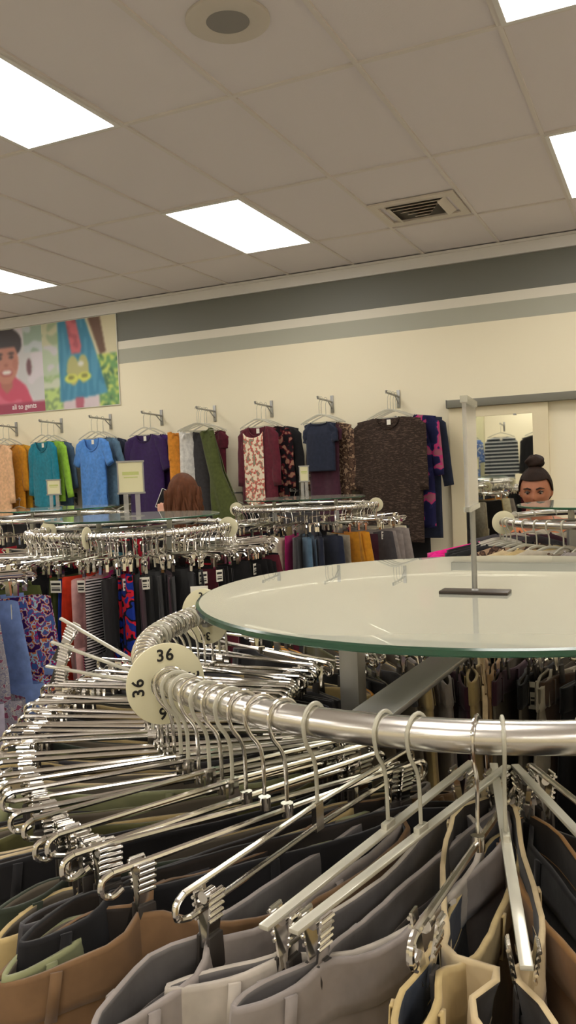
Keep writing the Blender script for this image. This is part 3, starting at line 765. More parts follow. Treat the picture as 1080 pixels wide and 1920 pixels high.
# ------------------------------------------------------------------ tops (local x across the shoulders, front towards -y, shoulder line at z = 0)
def make_top(P):
    """front and back sheets joined at the sides and shoulders, plus two sleeves"""
    W, H, TH = P['w'], P['h'], P.get('t', .05); neck = P.get('neck', .09); nd_ = P.get('nd', .09); fl = P.get('flare', 0)
    nu, nv = 28, 30; mb = MB(); s0 = P.get('s', 1.)
    sh = P.get('slope', .22)
    def top_z(x, front):
        z = -sh*max(0, abs(x)-neck*.6)
        if abs(x) < neck:
            d = nd_ if front else .018; z -= d*(1-(x/neck)**2)**.5
        return z
    sheets = []
    for front in (1, 0):
        vs = []
        for j in range(nv+1):
            v = j/nv
            for i in range(nu+1):
                u = -1+2*i/nu
                arm = P.get('arm', .17)
                hw = W/2*(1-.10*math.sin(min(1, v/.45)*PI*.5)*(0 if P.get('straight') else 1)) if v < .45 else W/2*(.90 if not P.get('straight') else 1)*(1+fl*((v-.45)/.55))
                x = u*hw; xt = u*W/2
                zt = top_z(xt, front); hem = P.get('hem', 0)*(1-u*u)
                z = zt+(-H-hem-zt)*v
                fold = P.get('fold', .006)*noise.noise(Vector((x*P.get('ff', 9)+s0, front*3+s0, z*1.3)))*min(1, v*3)*(1+v)
                y = TH/2*(max(0, 1-abs(u)**3.2))**.5*min(1, .25+v*4)*(1+fl*v)
                if P.get('drape') and front: y += .01*math.sin(u*6+v*9)*math.exp(-((v-.75)/.18)**2)
                vs.append((x, (-y if front else y)+fold, z))
        q = nu+1
        mb.add(vs, [(j*q+i, j*q+i+1, (j+1)*q+i+1, (j+1)*q+i) for j in range(nv) for i in range(nu)], 0 if front or not P.get('backmat') else 1)
    # join the shoulders
    sl, sw = P.get('sl', .2), P.get('sw', .085)
    for s in (-1, 1):
        p0 = Vector((s*(W/2-.035), 0, top_z(W/2, 1)-.055))
        a = P.get('sa', 16); d = Vector((s*math.sin(R(a)), 0, -math.cos(R(a))))
        pts = []; rr = []
        m = 9
        for k in range(m+1):
            f = k/m; q = p0+d*sl*f; q.y += .012*noise.noise(Vector((f*3+s0, s, 0))); pts.append(q); rr.append((sw*(1-.35*f)) if P.get('bell') is None else sw*(1-.2*f+P['bell']*f))
        pts = [p0-d*.03+Vector((-s*.02, 0, .02))]+pts; rr = [sw*.45]+rr
        N = 14; vs = []
        for i, p in enumerate(pts):
            tx = Vector((d.z*-1, 0, d.x)) if True else None
            for k in range(N):
                an = 2*PI*k/N; vs.append(p+tx*math.cos(an)*rr[i]*.78+Vector((0, math.sin(an)*(.019+.003*math.sin(k*2+i)), 0)))
        M_ = len(pts)
        mb.add(vs, [(i*N+k, i*N+(k+1) % N, (i+1)*N+(k+1) % N, (i+1)*N+k) for i in range(M_-1) for k in range(N)]+[tuple(range(N))], 1 if P.get('sleevemat') else 0)
    return mb
def hung_top(name, P, mats, loc, rz, label, cat, group=None, necktag=True, collar=None):
    t = thing(name, label, cat, loc, rz, group)
    b = make_top(P).build('body', mats, t, angle=80)
    md = b.modifiers.new('s', 'SOLIDIFY'); md.thickness = .0025; md.offset = 0
    neck, nd_ = P.get('neck', .09), P.get('nd', .09)
    # neckband along the front dip
    pts = []
    for k in range(15):
        x = -neck+2*neck*k/14; z = -P.get('slope', .22)*max(0, abs(x)-neck*.6)-nd_*(max(0, 1-(x/neck)**2))**.5
        pts.append((x, -.012-.004*(1-(x/neck)**2), z))
    MB().tube(pts, .0045, 6, up=(0, 1, 0)).build('neckband', collar or mats[0], t)
    if necktag:
        MB().box((0, .006, -.045), (.036, .0015, .042)).build('neck_label', TAGW, t, smooth=False)
    return t
patterned('pat_redfloral', [(226, 214, 190), (226, 214, 190), (222, 205, 178), (208, 130, 112), (182, 84, 80), (140, 140, 118)], 26)
patterned('pat_knit', [(50, 40, 35), (60, 48, 41), (44, 36, 32), (84, 68, 58)], 60, 'noise', (.5, .5, 2.6))
patterned('pat_darkfloral', [(24, 18, 22), (24, 18, 22), (96, 28, 36), (150, 110, 90)], 22)
patterned('pat_brownprint', [(92, 70, 56), (60, 44, 38), (150, 124, 100)], 40)
patterned('pat_pinknavy', [(30, 30, 66), (30, 30, 66), (40, 40, 80), (176, 54, 106), (150, 90, 104)], 11)
patterned('pat_stripe', [(38, 44, 50), (38, 44, 50), (186, 188, 186)], 5.6, 'wave')
patterned('pat_blueprint', [(96, 124, 176), (70, 92, 140), (190, 196, 206)], 30)

# faceout arms on the wall and everything on them
def make_faceout():
    t = thing('wall_hook', 'x', 'wall hook')
    MB().box((0, -.006, -.02), (.028, .012, .15)).build('bracket', STEEL, t, bevel=.002)
    a = MB(); a.tube([(0, -.010, .0), (0, -.33, .012)], .0085, 10); a.tube([(0, -.33, .012), (0, -.335, .030)], .0085, 10); a.tube([(0, -.012, -.06), (0, -.10, 0)], .005, 8)
    a.build('arm', STEEL, t)
    return t
fo = make_faceout(); index_kids()
HX = [-6.267, -5.661, -5.044, -4.439, -3.847, -3.254, -2.664, -2.061]
HZ = 2.10
HL = ['peach and mustard tops', 'teal top', 'bright blue tee', 'purple top', 'olive green skirted dress', 'red floral top', 'navy top with maroon skirt', 'long brown knit dress']
fused = False
for x, l in zip(HX, HL):
    o = copy_tree(fo) if fused else fo; fused = True
    o.location = (x, WALL_Y, HZ); o['label'] = f'grey metal wall hook arm carrying the {l}'
def wt(i, depth, P, mats, label, cat, name, rz=0, dx=0, dz=0, coll=None, nt=True, hanger=True):
    """a garment on hook i, depth metres out from the wall; rz turns it about the hook arm"""
    x, y, z = HX[i]+dx, WALL_Y-depth, HZ-.182+dz
    if hanger:
        h = take(longh); h.location = (HX[i], y, HZ+.012); h.rotation_euler = (0, 0, R(rz))
        if not h.get('category'): tag(h, '', 'hanger')
        setlabel(h, f'pale plastic hanger on the hook with the {HL[i]}', 'plastic hangers on wall hooks')
    return hung_top(name, P, mats, (x, y, z), R(rz), label, cat, 'tops hung on the wall hooks', nt, coll)
c_ = lambda *k: [cloth(q) for q in k]
base = dict(w=.44, h=.66, sl=.18)
# hook 1 peach cardigan + mustard
wt(0, .30, dict(w=.44, h=.80, sl=.52, sa=4, s=1, nd=.05, fold=.012), c_('peach'), 'peach cardigan at the left photo edge, front of its wall hook', 'cardigan', 'cardigan', -12)
wt(0, .20, dict(w=.46, h=.74, sl=.40, sa=6, s=2, nd=.05), c_('mustard'), 'mustard top peeking out right of the peach cardigan', 'top', 'blouse', -10, .08)
wt(0, .12, dict(w=.46, h=.70, sl=.40, sa=6, s=3, nd=.05), c_('golden'), 'golden yellow top hanging behind the mustard one', 'top', 'blouse', -10, .10)
# hook 2 teal + green + dark
wt(1, .31, dict(w=.40, h=.64, sl=.46, sa=7, s=4, nd=.11, neck=.10, hem=.03), c_('teal'), 'teal long sleeved top with scoop neck, on the second hook', 'top', 'blouse', -14)
wt(1, .22, dict(w=.44, h=.62, sl=.50, sa=12, s=5, nd=.02), c_('lime'), 'lime green long sleeved top behind the teal one', 'top', 'blouse', -14, .03, .01)
wt(1, .13, dict(w=.44, h=.66, sl=.40, sa=9, s=6, nd=.04), c_('denim blue'), 'denim blue top hanging against the wall behind the lime green one', 'top', 'blouse', -14, .05)
# hook 3 blue tee + navy
wt(2, .31, dict(w=.42, h=.66, sl=.20, sa=26, sw=.095, s=7, nd=.13, neck=.11, drape=1, fold=.012, hem=.04), c_('sky blue'), 'bright blue short sleeved tee with draped hem, before the navy ones', 'tee', 't_shirt', -14)
wt(2, .22, dict(w=.46, h=.68, sl=.22, sa=24, s=8, nd=.03), c_('steel blue'), 'steel blue tee just behind the bright blue one', 'tee', 't_shirt', -14, .05, .01)
wt(2, .13, dict(w=.46, h=.66, sl=.24, sa=20, s=9, nd=.04), c_('navy'), 'navy tee against the wall behind the steel blue one', 'tee', 't_shirt', -14, .09)
# hook 4 purple
fabric('cloth_deep purple', (46, 22, 74))
wt(3, .31, dict(w=.48, h=.90, sl=.26, sa=18, sw=.10, s=10, nd=.08, neck=.10, straight=1), c_('deep purple'), 'deep purple short sleeved top, long, right of the framed sign', 'top', 'blouse', -14)
wt(3, .20, dict(w=.48, h=.84, sl=.28, sa=16, s=11, nd=.04, straight=1), c_('purple'), 'brighter purple top behind the deep purple one', 'top', 'blouse', -14, .05)
# hook 5: orange, white, charcoal, maroon and an olive dress with the skirt swung to the right
def swung(P, ang): return P
wt(4, .33, dict(w=.16, h=.50, sl=.20, sa=3, sw=.04, s=12, nd=.03, neck=.05), c_('orange'), 'orange top strip hanging edge-on left of the white one', 'top', 'blouse', 62, -.24)
wt(4, .27, dict(w=.16, h=.52, sl=.36, sa=3, sw=.04, s=13, nd=.03, neck=.05), c_('white'), 'white blouse hanging edge-on left of the dark dress', 'top', 'blouse', 55, -.15)
wt(4, .20, dict(w=.20, h=.95, sl=.30, sa=3, sw=.05, s=14, nd=.03, neck=.06), c_('charcoal'), 'charcoal dress hanging edge-on left of the maroon one', 'dress', 'dress', 20, -.05)
d5 = wt(4, .16, dict(w=.30, h=1.02, sl=.10, sa=5, s=15, nd=.05, neck=.07), c_('maroon'), 'maroon dress hanging behind the olive green one', 'dress', 'dress', -10, .06)
d6 = wt(4, .30, dict(w=.16, h=.92, sl=.04, sa=3, sw=.03, s=16, nd=.02, neck=.04, flare=1.5, fold=.02, ff=14, slope=.1), c_('olive green'), 'olive green dress whose skirt swings out to the right', 'dress', 'dress', -8, .07)
d6.rotation_euler.y = R(-14)
# hook 6: maroon cardigan with red floral front
t6 = wt(5, .31, dict(w=.42, h=.68, sl=.44, sa=5, s=17, nd=.09, neck=.10, straight=1), c_('maroon'), 'maroon cardigan with a cream panel of red flowers down its front', 'cardigan', 'cardigan', -16, nt=True)
pp = MB(); vs = []
for j in range(25):
    v = j/24
    for i in range(13):
        u = -1+2*i/12; x = u*.118*(1-.02*v)+.0; z = -.085*math.sqrt(max(0, 1-(u*.9)**2))-.02-(.60)*v
        vs.append((x-.025, -.034-.004*noise.noise(Vector((x*20, 0, z*5)))-.002, z))
pp.add(vs, [(j*13+i, j*13+i+1, (j+1)*13+i+1, (j+1)*13+i) for j in range(24) for i in range(12)])
po = pp.build('floral_panel', cloth('pat_redfloral'), t6); md = po.modifiers.new('s', 'SOLIDIFY'); md.thickness = .003
wt(5, .22, dict(w=.46, h=.66, sl=.46, sa=5, s=18, nd=.03), c_('pat_darkfloral'), 'dark floral cardigan behind the maroon and cream one', 'cardigan', 'cardigan', -16, .07)
wt(5, .13, dict(w=.46, h=.72, sl=.36, sa=8, s=19, nd=.03), c_('black'), 'black top nearest the wall behind the dark floral cardigan', 'top', 'blouse', -16, .12)
# hook 7: navy top over maroon skirt, brown print behind
wt(6, .31, dict(w=.34, h=.42, sl=.10, sa=14, sw=.06, s=20, nd=.03, neck=.09), c_('navy'), 'navy sleeveless top above a maroon skirt on the seventh hook', 'top', 'blouse', -16)
wt(6, .26, dict(w=.34, h=.92, sl=.08, sa=8, s=21, nd=.04, flare=.2, fold=.014), c_('plum'), 'plum dress showing below the navy top', 'dress', 'dress', -16, .01, -.01)
wt(6, .16, dict(w=.46, h=.90, sl=.50, sa=6, s=22, nd=.03), c_('pat_brownprint'), 'brown printed dress showing at both sides of the navy top', 'dress', 'dress', -16, .03)
# hook 8: long brown knit with batwing sides, pink and navy behind
wt(7, .31, dict(w=.60, h=1.02, sl=.52, sa=4, sw=.10, s=23, nd=.10, neck=.11, straight=1, slope=.13, fold=.016), c_('pat_knit'), 'long mottled brown knit dress, largest garment on the wall', 'dress', 'dress', -14)
wt(7, .24, dict(w=.54, h=.92, sl=.42, sa=7, s=24, nd=.04, slope=.14), c_('pat_pinknavy'), 'pink and navy patterned top peeking out right of the brown knit', 'top', 'blouse', -14, .13, .01)
wt(7, .16, dict(w=.52, h=1.00, sl=.50, sa=9, s=25, nd=.04, slope=.14), c_('navy'), 'navy dress nearest the wall behind the pink and navy top', 'dress', 'dress', -14, .17)
wt(7, .09, dict(w=.48, h=1.22, sl=.40, sa=4, s=26, nd=.04, slope=.14), c_('black'), 'long black dress reaching lowest behind the brown knit', 'dress', 'dress', -14, .06)
# darker tops on a lower row
for q, (x, c, l) in enumerate(((-6.05, 'black', 'under the mustard top'), (-5.52, 'charcoal', 'under the teal top'), (-5.02, 'navy', 'under the bright blue tee'), (-4.66, 'black', 'left under the purple top'), (-3.55, 'black', 'under the maroon dress'), (-2.95, 'charcoal', 'under the floral cardigan'))):
    o = copy_tree(fo); o.location = (x, WALL_Y, 1.33); o['label'] = f'grey wall hook in the lower row {l}'
    h = copy_tree(toph); h.location = (x, WALL_Y-.26, 1.342); tag(h, f'pale plastic hanger of the {c} top {l}', 'hanger', 'plastic hangers on wall hooks')
    hung_top('blouse', dict(w=.46, h=.66, sl=.36, sa=8, s=30+q, nd=.04), c_(c), (x, WALL_Y-.26, 1.212), 0, f'{c} top in the lower row {l}', 'top', 'tops on the lower row', False)

# ------------------------------------------------------------------ tops on the rack by the mirror
def tops_on(k, items, noun='top'):
    protos = {}
    for i, (dg, c, cn, sk, hh) in enumerate(items):
        th = R(dg); p = onring(k, th); rz = th+R(sk)
        h = copy_tree(toph); h.location = p; h.rotation_euler = (0, 0, rz); tag(h, '', 'hanger')
        setlabel(h, f'pale plastic hanger of {cn} top {WHERE[k]}', 'plastic hangers '+WHERE[k])
        o = hung_top('blouse', dict(w=.60 if i == 0 else .42+.05*((i*7) % 3)/2, h=.60+.02*(i % 4), t=.035, sl=.30+.2*(i % 2), sa=9, s=40+i, nd=.05, straight=1), c_(c), p+Vector((0, 0, -.070+hh)), rz, '', 'top', None, i % 3 == 0)
        setlabel(o, f'{cn} top {WHERE[k]}, hung beside the {items[i-1][2]} one', 'tops '+WHERE[k])
D = [(186, 'hot pink', 'hot pink', -4, -.012), (203, 'black', 'black', -8, -.01), (196, 'red', 'red', -6, -.03), (191, 'black', 'second black', 4, -.01), (209, 'steel blue', 'pale blue', -2, -.03), (214, 'black', 'third black', -6, 0), (220, 'pat_brownprint', 'brown printed', 4, 0), (227, 'beige', 'beige', -4, -.01),
     (234, 'khaki', 'khaki', 6, 0), (241, 'stone', 'stone', -8, 0), (248, 'dark brown', 'dark brown', 3, -.01), (255, 'grey', 'grey', -3, 0), (262, 'stone', 'pale stone', 7, -.01), (269, 'black', 'fourth black', 0, 0), (276, 'tan', 'tan', -6, 0), (283, 'orange', 'orange', 4, 0), (290, 'charcoal', 'charcoal', 0, 0),
     (300, 'cream', 'cream', 0, 0), (312, 'brown', 'brown', 0, 0), (160, 'charcoal', 'second charcoal', 0, 0), (145, 'plum', 'plum', 0, 0), (130, 'stone', 'third stone', 0, 0), (115, 'black', 'fifth black', 0, 0), (100, 'grey', 'second grey', 0, 0)]
tops_on('D', D)

# ------------------------------------------------------------------ mirror, its rail, and the clothes it reflects
def mirror():
    t = thing('wall_mirror', 'tall wall mirror in a wide cream frame, right side', 'mirror', (0, WALL_Y, 0))
    fm = mat('cream_frame', (226, 214, 180), .5)
    X0, X1, Z0, Z1 = -1.625, -.845, .12, 1.965; GX0, GX1, GZ0, GZ1 = -1.515, -.965, .30, 1.885; Y = -.035
    f = MB()
    f.box(((X0+GX0)/2, Y, (Z0+Z1)/2), (GX0-X0, .03, Z1-Z0)).box(((X1+GX1)/2, Y, (Z0+Z1)/2), (X1-GX1, .03, Z1-Z0))
    f.box(((GX0+GX1)/2, Y, (Z1+GZ1)/2), (GX1-GX0, .03, Z1-GZ1)).box(((GX0+GX1)/2, Y, (Z0+GZ0)/2), (GX1-GX0, .03, GZ0-Z0))
    f.build('frame', fm, t, smooth=False)
    MB().box(((GX0+GX1)/2, Y+.006, (GZ0+GZ1)/2), (GX1-GX0, .008, GZ1-GZ0)).build('mirror_glass', mat('silvered', (.86, .87, .80), .02, 1, lin=True), t, smooth=False)
    MB().box(((X0+X1)/2, -.010, (Z0+Z1)/2), (X1-X0, .018, Z1-Z0)).build('back_panel', fm, t, smooth=False)
    for x in (-1.42, -1.10): MB().box((x, Y-.017, GZ1-.002), (.02, .006, .012)).build('glass_clip', STEEL, t, smooth=False)
mirror()
rl = thing('valance_rail', 'grey box rail along the wall above the mirror', 'rail', (0, WALL_Y, 0))
MB().box((.80, -.045, 1.998), (4.86, .09, .062)).build('rail_box', mat('rail_grey', (120, 118, 106), .45, .2), rl, bevel=.002)
MB().box((-1.634, -.045, 1.998), (.008, .094, .066)).build('end_cap', mat('rail_cap', (96, 94, 86), .5), rl, smooth=False)
def reflected():
    for x, P, c, lab, cat in ((-2.93, dict(w=.50, h=.70, sl=.30, sa=10, s=61, nd=.05), 'pat_blueprint', 'blue printed top seen only in the mirror, left of the striped one', 'top'),
                         (-2.37, dict(w=.44, h=.72, sl=.50, sa=5, s=62, nd=.07), 'pat_stripe', 'dark grey striped long sleeved top reflected in the mirror', 'top'),
                         (-1.80, dict(w=.50, h=.74, sl=.50, sa=6, s=63, nd=.04), 'black', 'black top reflected at the right side of the mirror', 'top'),
                         (-3.52, dict(w=.46, h=.70, sl=.30, sa=8, s=64, nd=.04), 'sky blue', 'sky blue tee on the partition, left of the printed one', 'tee')):
        o = copy_tree(fo); o.location = (x, PY, HZ); o.rotation_euler.z = PI; o['label'] = f'grey hook arm on the partition holding the {lab.split(",")[0].split(" reflected")[0].split(" seen")[0]}'
        h = copy_tree(longh); h.location = (x, PY+.30, HZ+.012); tag(h, f'pale hanger on the partition under the {lab.split(",")[0].split(" reflected")[0].split(" seen")[0]}', 'hanger')
        hung_top('blouse', P, c_(c), (x, PY+.30, HZ-.182), PI, lab, cat, None)
reflected()

# ------------------------------------------------------------------ people
def head_verts(mb, c, yaw, pitch, sc=1.0):
    """a head 0.22 m tall with brow, sockets, nose, lips, chin and ears; faces -y before turning"""
    M = Matrix.Translation(c) @ Matrix.Rotation(yaw, 4, 'Z') @ Matrix.Rotation(pitch, 4, 'X') @ Matrix.Scale(sc, 4)
    nu, nv = 56, 44; vs = []
    g = lambda x, z, cx, cz, sx, sz: math.exp(-((x-cx)/sx)**2-((z-cz)/sz)**2)
    for j in range(nv+1):
        ph = -PI/2+PI*j/nv
        for i in range(nu):
            th = 2*PI*i/nu
            x = .074*math.cos(ph)*math.sin(th); y = -.095*math.cos(ph)*math.cos(th); z = .112*math.sin(ph)
            if z < 0:
                k = 1-.30*(-z/.112)**1.6; x *= k
                if y > 0: y *= 1-.45*(-z/.112)
            if y < 0:
                f = min(1, -y/.06)
                d = .024*g(x, z, 0, -.022, .011, .016)+.012*g(x, z, 0, .002, .008, .022)+.006*g(abs(x), z, .030, .024, .020, .008)
                d -= .010*g(abs(x), z, .031, .006, .016, .012); d += .008*g(x, z, 0, -.056, .020, .007)-.004*g(x, z, 0, -.0575, .02, .0018)
                d += .007*g(x, z, 0, -.092, .020, .016)+.004*g(abs(x), z, .042, -.022, .02, .02)
                y -= d*f
            vs.append(M @ Vector((x, y, z)))
    mb.add(vs, [(j*nu+i, j*nu+(i+1) % nu, (j+1)*nu+(i+1) % nu, (j+1)*nu+i) for j in range(nv) for i in range(nu)])
    for s in (-1, 1):
        ev = []
        for j in range(9):
            for i in range(12):
                a = PI*j/8; b = 2*PI*i/12; ev.append(M @ Vector((s*(.074+.010*math.cos(a)), .008+.016*math.sin(a)*math.cos(b)+.004, -.008+.030*math.sin(a)*math.sin(b))))
        mb.add(ev, [(j*12+i, j*12+(i+1) % 12, (j+1)*12+(i+1) % 12, (j+1)*12+i) for j in range(8) for i in range(12)])
    return M
def skin_obj(name, verts, edges, radii, sub=2):
    me = bpy.data.meshes.new(name); me.from_pydata(verts, edges, [])
    o = bpy.data.objects.new(name, me); COL.objects.link(o)
    o.modifiers.new('k', 'SKIN'); sv = me.skin_vertices[0].data
    for i, r in enumerate(radii): sv[i].radius = (r, r)
    sv[0].use_root = True
    m = o.modifiers.new('u', 'SUBSURF'); m.levels = sub; m.render_levels = sub
    return bake(o)
def build_person(name, label, loc, yaw, J, head_yaw, head_pitch, skinc, top_m, leg_m, hair_fn, hsc=1.0, sleeve=1.0):
    t = thing(name, label, 'person', loc, yaw)
    hd = {'L': 1, 'R': -1}
    V = []; E_ = []; Rd = []
    def av(p, r, par=None):
        V.append(p); Rd.append(r)
        if par is not None: E_.append((par, len(V)-1))
        return len(V)-1
    pel = av(J['pelvis'], .125); ch = av(J['chest'], .125, av(J['waist'], .105, pel)); up = av(J['upper'], .085, ch); nk = av(J['neck'], .048, up); hb = av(J['head'], .050, nk)
    cloth_top = [pel, 1, ch, up]
    idx = {}
    for k, s in hd.items():
        sh = av(J['sh'+k], .052, up); el = av(J['el'+k], .038, sh); wr = av(J['wr'+k], .024, el)
        hp = J['ha'+k]; d = (Vector(hp)-Vector(J['wr'+k])); L = d.length; d.normalize()
        pal = av(tuple(Vector(J['wr'+k])+d*.045), .026, wr)
        side = Vector(J.get('side'+k, (0, 1, 0))).normalized(); nrm = d.cross(side).normalized()
        for q, (o_, ln) in enumerate(((-.027, .058), (-.009, .068), (.009, .064), (.026, .050))):
            b0 = Vector(J['wr'+k])+d*.085+side*o_
            f1 = av(tuple(b0), .0095, pal); f2 = av(tuple(b0+d*ln*.5+nrm*.010), .0085, f1); av(tuple(b0+d*ln*.72+nrm*.034), .0075, f2)
        tb = Vector(J['wr'+k])+d*.035+side*-.032
        f1 = av(tuple(tb), .011, pal); av(tuple(tb+d*.030-side*.018+nrm*.018), .009, f1)
        hp_ = av(J['hip'+k], .088, pel); kn = av(J['kn'+k], .056, hp_); an = av(J['an'+k], .036, kn); av(J['to'+k], .030, an)
    bo = skin_obj('body', V, E_, Rd, 2)
    mb = MB(); me = bo.data
    mb.v = [tuple(v.co) for v in me.vertices]; mb.f = [tuple(p.vertices) for p in me.polygons]; mb.m = [0]*len(mb.f)
    hc = Vector(J['head'])+Vector((0, -.012, .060))
    HM = head_verts(mb, hc, head_yaw, head_pitch, hsc)
    bpy.data.objects.remove(bo)
    sk = mat('skin_'+skinc[0], skinc[1], .5, 0, .4); sk.node_tree.nodes['Principled BSDF'].inputs['Subsurface Weight'].default_value = .08
    b = mb.build('body', sk, t)
    r_ = b.modifiers.new('r', 'REMESH'); r_.mode = 'VOXEL'; r_.voxel_size = .0055; r_.use_smooth_shade = True; bake(b)
    b.data.materials.clear(); b.data.materials.append(sk)
    # clothing: the same joints, a little fuller
    def garment(nm, pts, eds, rr, m):
        g = skin_obj(nm, pts, eds, rr, 2); g.parent = t; g.data.materials.clear(); g.data.materials.append(m); g.data.polygons.foreach_set('use_smooth', [True]*len(g.data.polygons)); return g
    lerp = lambda a, b_, f: tuple(Vector(a).lerp(Vector(b_), f))
    garment('top', [J['pelvis'], J['waist'], J['chest'], J['upper'], J['shL'], lerp(J['shL'], J['elL'], .5), lerp(J['elL'], J['wrL'], sleeve*.8), J['shR'], lerp(J['shR'], J['elR'], .5), lerp(J['elR'], J['wrR'], sleeve*.8), J['elL'], J['elR']],
            [(0, 1), (1, 2), (2, 3), (3, 4), (4, 5), (5, 10), (10, 6), (3, 7), (7, 8), (8, 11), (11, 9)], [.150, .128, .145, .098, .066, .058, .040, .066, .058, .040, .050, .050], top_m)
    garment('jeans', [J['pelvis'], J['hipL'], J['knL'], J['anL'], J['hipR'], J['knR'], J['anR']], [(0, 1), (1, 2), (2, 3), (0, 4), (4, 5), (5, 6)], [.138, .104, .074, .056, .104, .074, .056], leg_m)
    for k in hd:
        f = MB(); a = Vector(J['to'+k]); c0 = Vector(J['an'+k]); dirv = Vector((a.x-c0.x, a.y-c0.y, 0)).normalized()
        pts = [Vector((c0.x, c0.y, .045))-dirv*.05, Vector((c0.x, c0.y, .048)), Vector((a.x, a.y, .040)), Vector((a.x, a.y, .032))+dirv*.06]
        f.tube(pts, [.036, .046, .048, .030], 14, ry=None).build('shoe', mat('shoe_black', (30, 28, 28), .5), t)
    # eyes, brows, lips
    ew = mat('eye_white', (176, 164, 154), .4); ir = mat('eye_dark', (36, 24, 18), .2); bw = mat('brow_hair', (40, 28, 22), .9); lp = mat('lip', (164, 84, 78), .5)
    for s in (-1, 1):
        e = MB(); e.lathe([(.0005, .0105), (.005, .0092), (.009, .005), (.0105, 0)], 16); eo = e.build('eye', ew, t); eo.matrix_local = HM @ Matrix.Translation((s*.031, -.0765, .005)) @ Matrix.Rotation(R(90), 4, 'X')
        p = MB(); p.lathe([(.0005, .0113), (.003, .0111), (.0055, .0100)], 14); po = p.build('iris', ir, t); po.matrix_local = HM @ Matrix.Translation((s*.031, -.0772, .003)) @ Matrix.Rotation(R(90), 4, 'X')
        q = MB(); q.tube([HM @ Vector((s*.013, -.097, .024)), HM @ Vector((s*.030, -.096, .030)), HM @ Vector((s*.050, -.080, .024))], [.0035, .0040, .0018], 8); q.build('eyebrow', bw, t)
        q = MB(); q.tube([HM @ Vector((s*.018, -.0885, .007)), HM @ Vector((s*.031, -.0895, .013)), HM @ Vector((s*.045, -.078, .007))], .0022, 6); q.build('eyelash', bw, t)
    q = MB(); q.tube([HM @ Vector((-.022, -.088, -.055)), HM @ Vector((-.008, -.0955, -.0535)), HM @ Vector((.008, -.0955, -.0535)), HM @ Vector((.022, -.088, -.055))], .0048, 8); q.build('lips', lp, t)
    hair_fn(t, HM)
    return t
def hair_mat(name, col):
    m = mat(name, col, .65, 0, .15); L = m.node_tree.links
    no = bump(m, 40, .9, .006, (1, 1, .12)); rp = nd(m, 'ShaderNodeValToRGB'); c = srgb(col)
    rp.color_ramp.elements[0].color = (*[x*.45 for x in c], 1); rp.color_ramp.elements[1].color = (*[min(1, x*1.7) for x in c], 1)
    L.new(no.outputs[0], rp.inputs[0]); L.new(rp.outputs[0], m.node_tree.nodes['Principled BSDF'].inputs['Base Color']); return m
def cap_verts(mb, HM, grow, front, extra=None):
    """hair shell over the skull; front = height of the hairline at the forehead"""
    nu, nv = 48, 26; vs = []
    for j in range(nv+1):
        for i in range(nu):
            th = 2*PI*i/nu; fr = max(0, math.cos(th))
            fr = min(1, max(0, (math.cos(th)-.05)/.42)); fr = fr*fr*(3-2*fr)
            bk = max(0, -math.cos(th)-.1)**.7; lo = (-.02-.27*bk)*PI*(1-fr)+front*fr; ph = PI/2-(PI/2-lo)*j/nv
            n = 1+.02*noise.noise(Vector((i*.9, j*.15, 2)))
            x = (.074+grow)*math.cos(ph)*math.sin(th)*n; y = -(.095+grow)*math.cos(ph)*math.cos(th)*n; z = (.112+grow)*math.sin(ph)
            if z < 0: x *= 1-.12*(-z/.112)
            vs.append(HM @ Vector((x, y+.004, z)))
    mb.add(vs, [(j*nu+i, j*nu+(i+1) % nu, (j+1)*nu+(i+1) % nu, (j+1)*nu+i) for j in range(nv) for i in range(nu)])
def hair_bun(t, HM):
    hm = hair_mat('hair_dark', (40, 28, 22)); mb = MB(); cap_verts(mb, HM, .011, .175*PI)
    h = mb.build('hair', hm, t, angle=180); md = h.modifiers.new('s', 'SOLIDIFY'); md.thickness = .006
    b = MB(); c = Vector((0, .030, .140)); nu, nv = 32, 20; vs = []
    for j in range(nv+1):
        for i in range(nu):
            a = 2*PI*i/nu; p = -PI/2+PI*j/nv; sw = 1+.07*math.sin(a*3+p*5)+.05*noise.noise(Vector((math.cos(a)*2, math.sin(a)*2, p*2)))
            vs.append(HM @ (c+Vector((.047*math.cos(p)*math.sin(a)*sw, .044*math.cos(p)*math.cos(a)*sw, .034*math.sin(p)*sw))))
    b.add(vs, [(j*nu+i, j*nu+(i+1) % nu, (j+1)*nu+(i+1) % nu, (j+1)*nu+i) for j in range(nv) for i in range(nu)])
    b.build('hair_bun', hm, t, angle=180)
def hair_long(t, HM):
    hm = hair_mat('hair_brown', (88, 52, 32)); mb = MB(); cap_verts(mb, HM, .020, .18*PI)
    # wavy locks falling to the back and sides
    rr = random.Random(3)
    for k in range(46):
        a = R(48+264*k/45); r0 = .088
        x0, y0 = r0*math.sin(a), -.100*math.cos(a)
        pts = []; rad = []
        for q in range(9):
            f = q/8; s = 1+.28*f+.05*math.sin(f*7+k); z = .03-.32*f
            pts.append(HM @ Vector((x0*s+.006*math.sin(f*9+k*2), y0*s+.008*math.cos(f*8+k), z))); rad.append(.015*(1-.45*f)+.003*math.sin(k+f*6))
        mb.tube(pts, rad, 8)
    mb.build('hair', hm, t, angle=180)
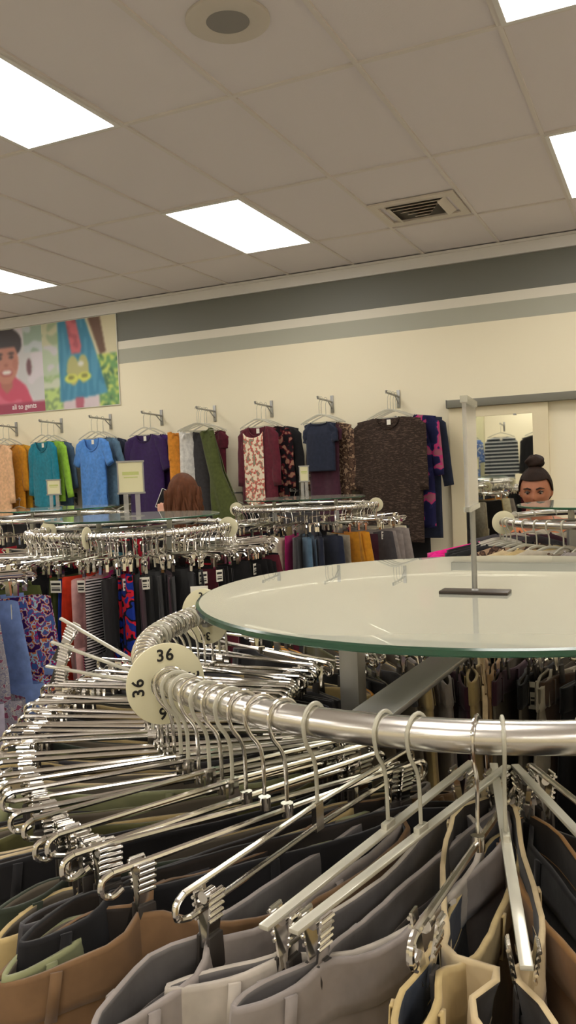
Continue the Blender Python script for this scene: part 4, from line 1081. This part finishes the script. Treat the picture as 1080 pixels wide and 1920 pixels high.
# person with a bun behind the rack by the mirror
def joints(h, lean=0., armL=None, armR=None):
    s = h/1.62
    J = dict(pelvis=(0, .02, .93*s), waist=(0, .01-lean*.3, 1.06*s), chest=(0, .0-lean*.7, 1.22*s), upper=(0, 0-lean, 1.33*s), neck=(0, -.01-lean*1.15, 1.40*s), head=(0, -.02-lean*1.4, 1.47*s))
    for k, q in (('L', 1), ('R', -1)):
        J['sh'+k] = (q*.155*s, -lean, 1.32*s); J['el'+k] = (q*.21*s, .02-lean, 1.06*s); J['wr'+k] = (q*.20*s, -.14-lean, .92*s); J['ha'+k] = (q*.20*s, -.24-lean, .86*s); J['side'+k] = (q*-1, 0, 0)
        J['hip'+k] = (q*.09*s, .02, .86*s); J['kn'+k] = (q*.10*s, -.01, .48*s); J['an'+k] = (q*.10*s, .03, .085); J['to'+k] = (q*.11*s, -.09, .045)
    if armL: J.update({k+'L': v for k, v in armL.items()})
    if armR: J.update({k+'R': v for k, v in armR.items()})
    return J
orange_top = fabric('cloth_orange_print', (206, 128, 86))
build_person('person', 'person with dark hair in a top bun, looking down behind the right rack', (-.62, 4.38, 0), R(6), joints(1.43, .05), R(-4), R(10), ('warm', (172, 112, 82)), orange_top, cloth('denim blue'), hair_bun, 1.0)
# person with long brown hair looking at a phone
J2 = joints(1.47, .06, armL=dict(sh=(.14, -.06, 1.20), el=(.22, -.16, 1.05), wr=(.115, -.25, 1.23), ha=(.10, -.275, 1.31), side=(-1, -.2, 0)))
P2 = (-2.52, 4.05, 0); Y2 = R(222)
build_person('person', 'person with long brown hair raising a phone beside the purple top', P2, Y2, J2, R(0), R(14), ('fair', (214, 160, 134)), cloth('charcoal'), cloth('navy'), hair_long, 1.0)
ph = thing('phone', 'pale phone held up by the person with long brown hair', 'phone')
MB().box((0, 0, 0), (.070, .008, .145)).build('case', mat('phone_case', (196, 194, 192), .35), ph, bevel=.003)
MB().box((0, .0045, 0), (.064, .001, .136)).build('screen', mat('phone_screen', (24, 26, 30), .1), ph, smooth=False)
ph.matrix_world = Matrix.Translation(P2) @ Matrix.Rotation(Y2, 4, 'Z') @ Matrix.Translation((.085, -.325, 1.365)) @ Matrix.Rotation(R(-28), 4, 'Y') @ Matrix.Rotation(R(30), 4, 'X')

# white tag and slim strips near the far disc
put_tag(onring('A', R(172))+Vector((-.055, .03, .012)), R(-60), 'small white tag sticking up left of the disc printed 34', 'tags on the near rack')
put_tag(onring('A', R(102))+Vector((.12, -.17, -.165)), R(-93), 'white size tag with black print hanging below the near glass', 'tags on the near rack')

# ------------------------------------------------------------------ tidy: drop unused originals, make repeated labels share a group
for p in list(TR)+list(FT)+[hang[k] for k in hang]+[farh, toph, longh, disc0, tagmesh]:
    if p.name in COL.objects and (p.get('label') in ('x', None, '') or p in TR or p in FT):
        for c in [q for q in COL.objects if q.parent == p or (q.parent and q.parent.parent == p)]: bpy.data.objects.remove(c)
        bpy.data.objects.remove(p)
bpy.context.view_layer.update()
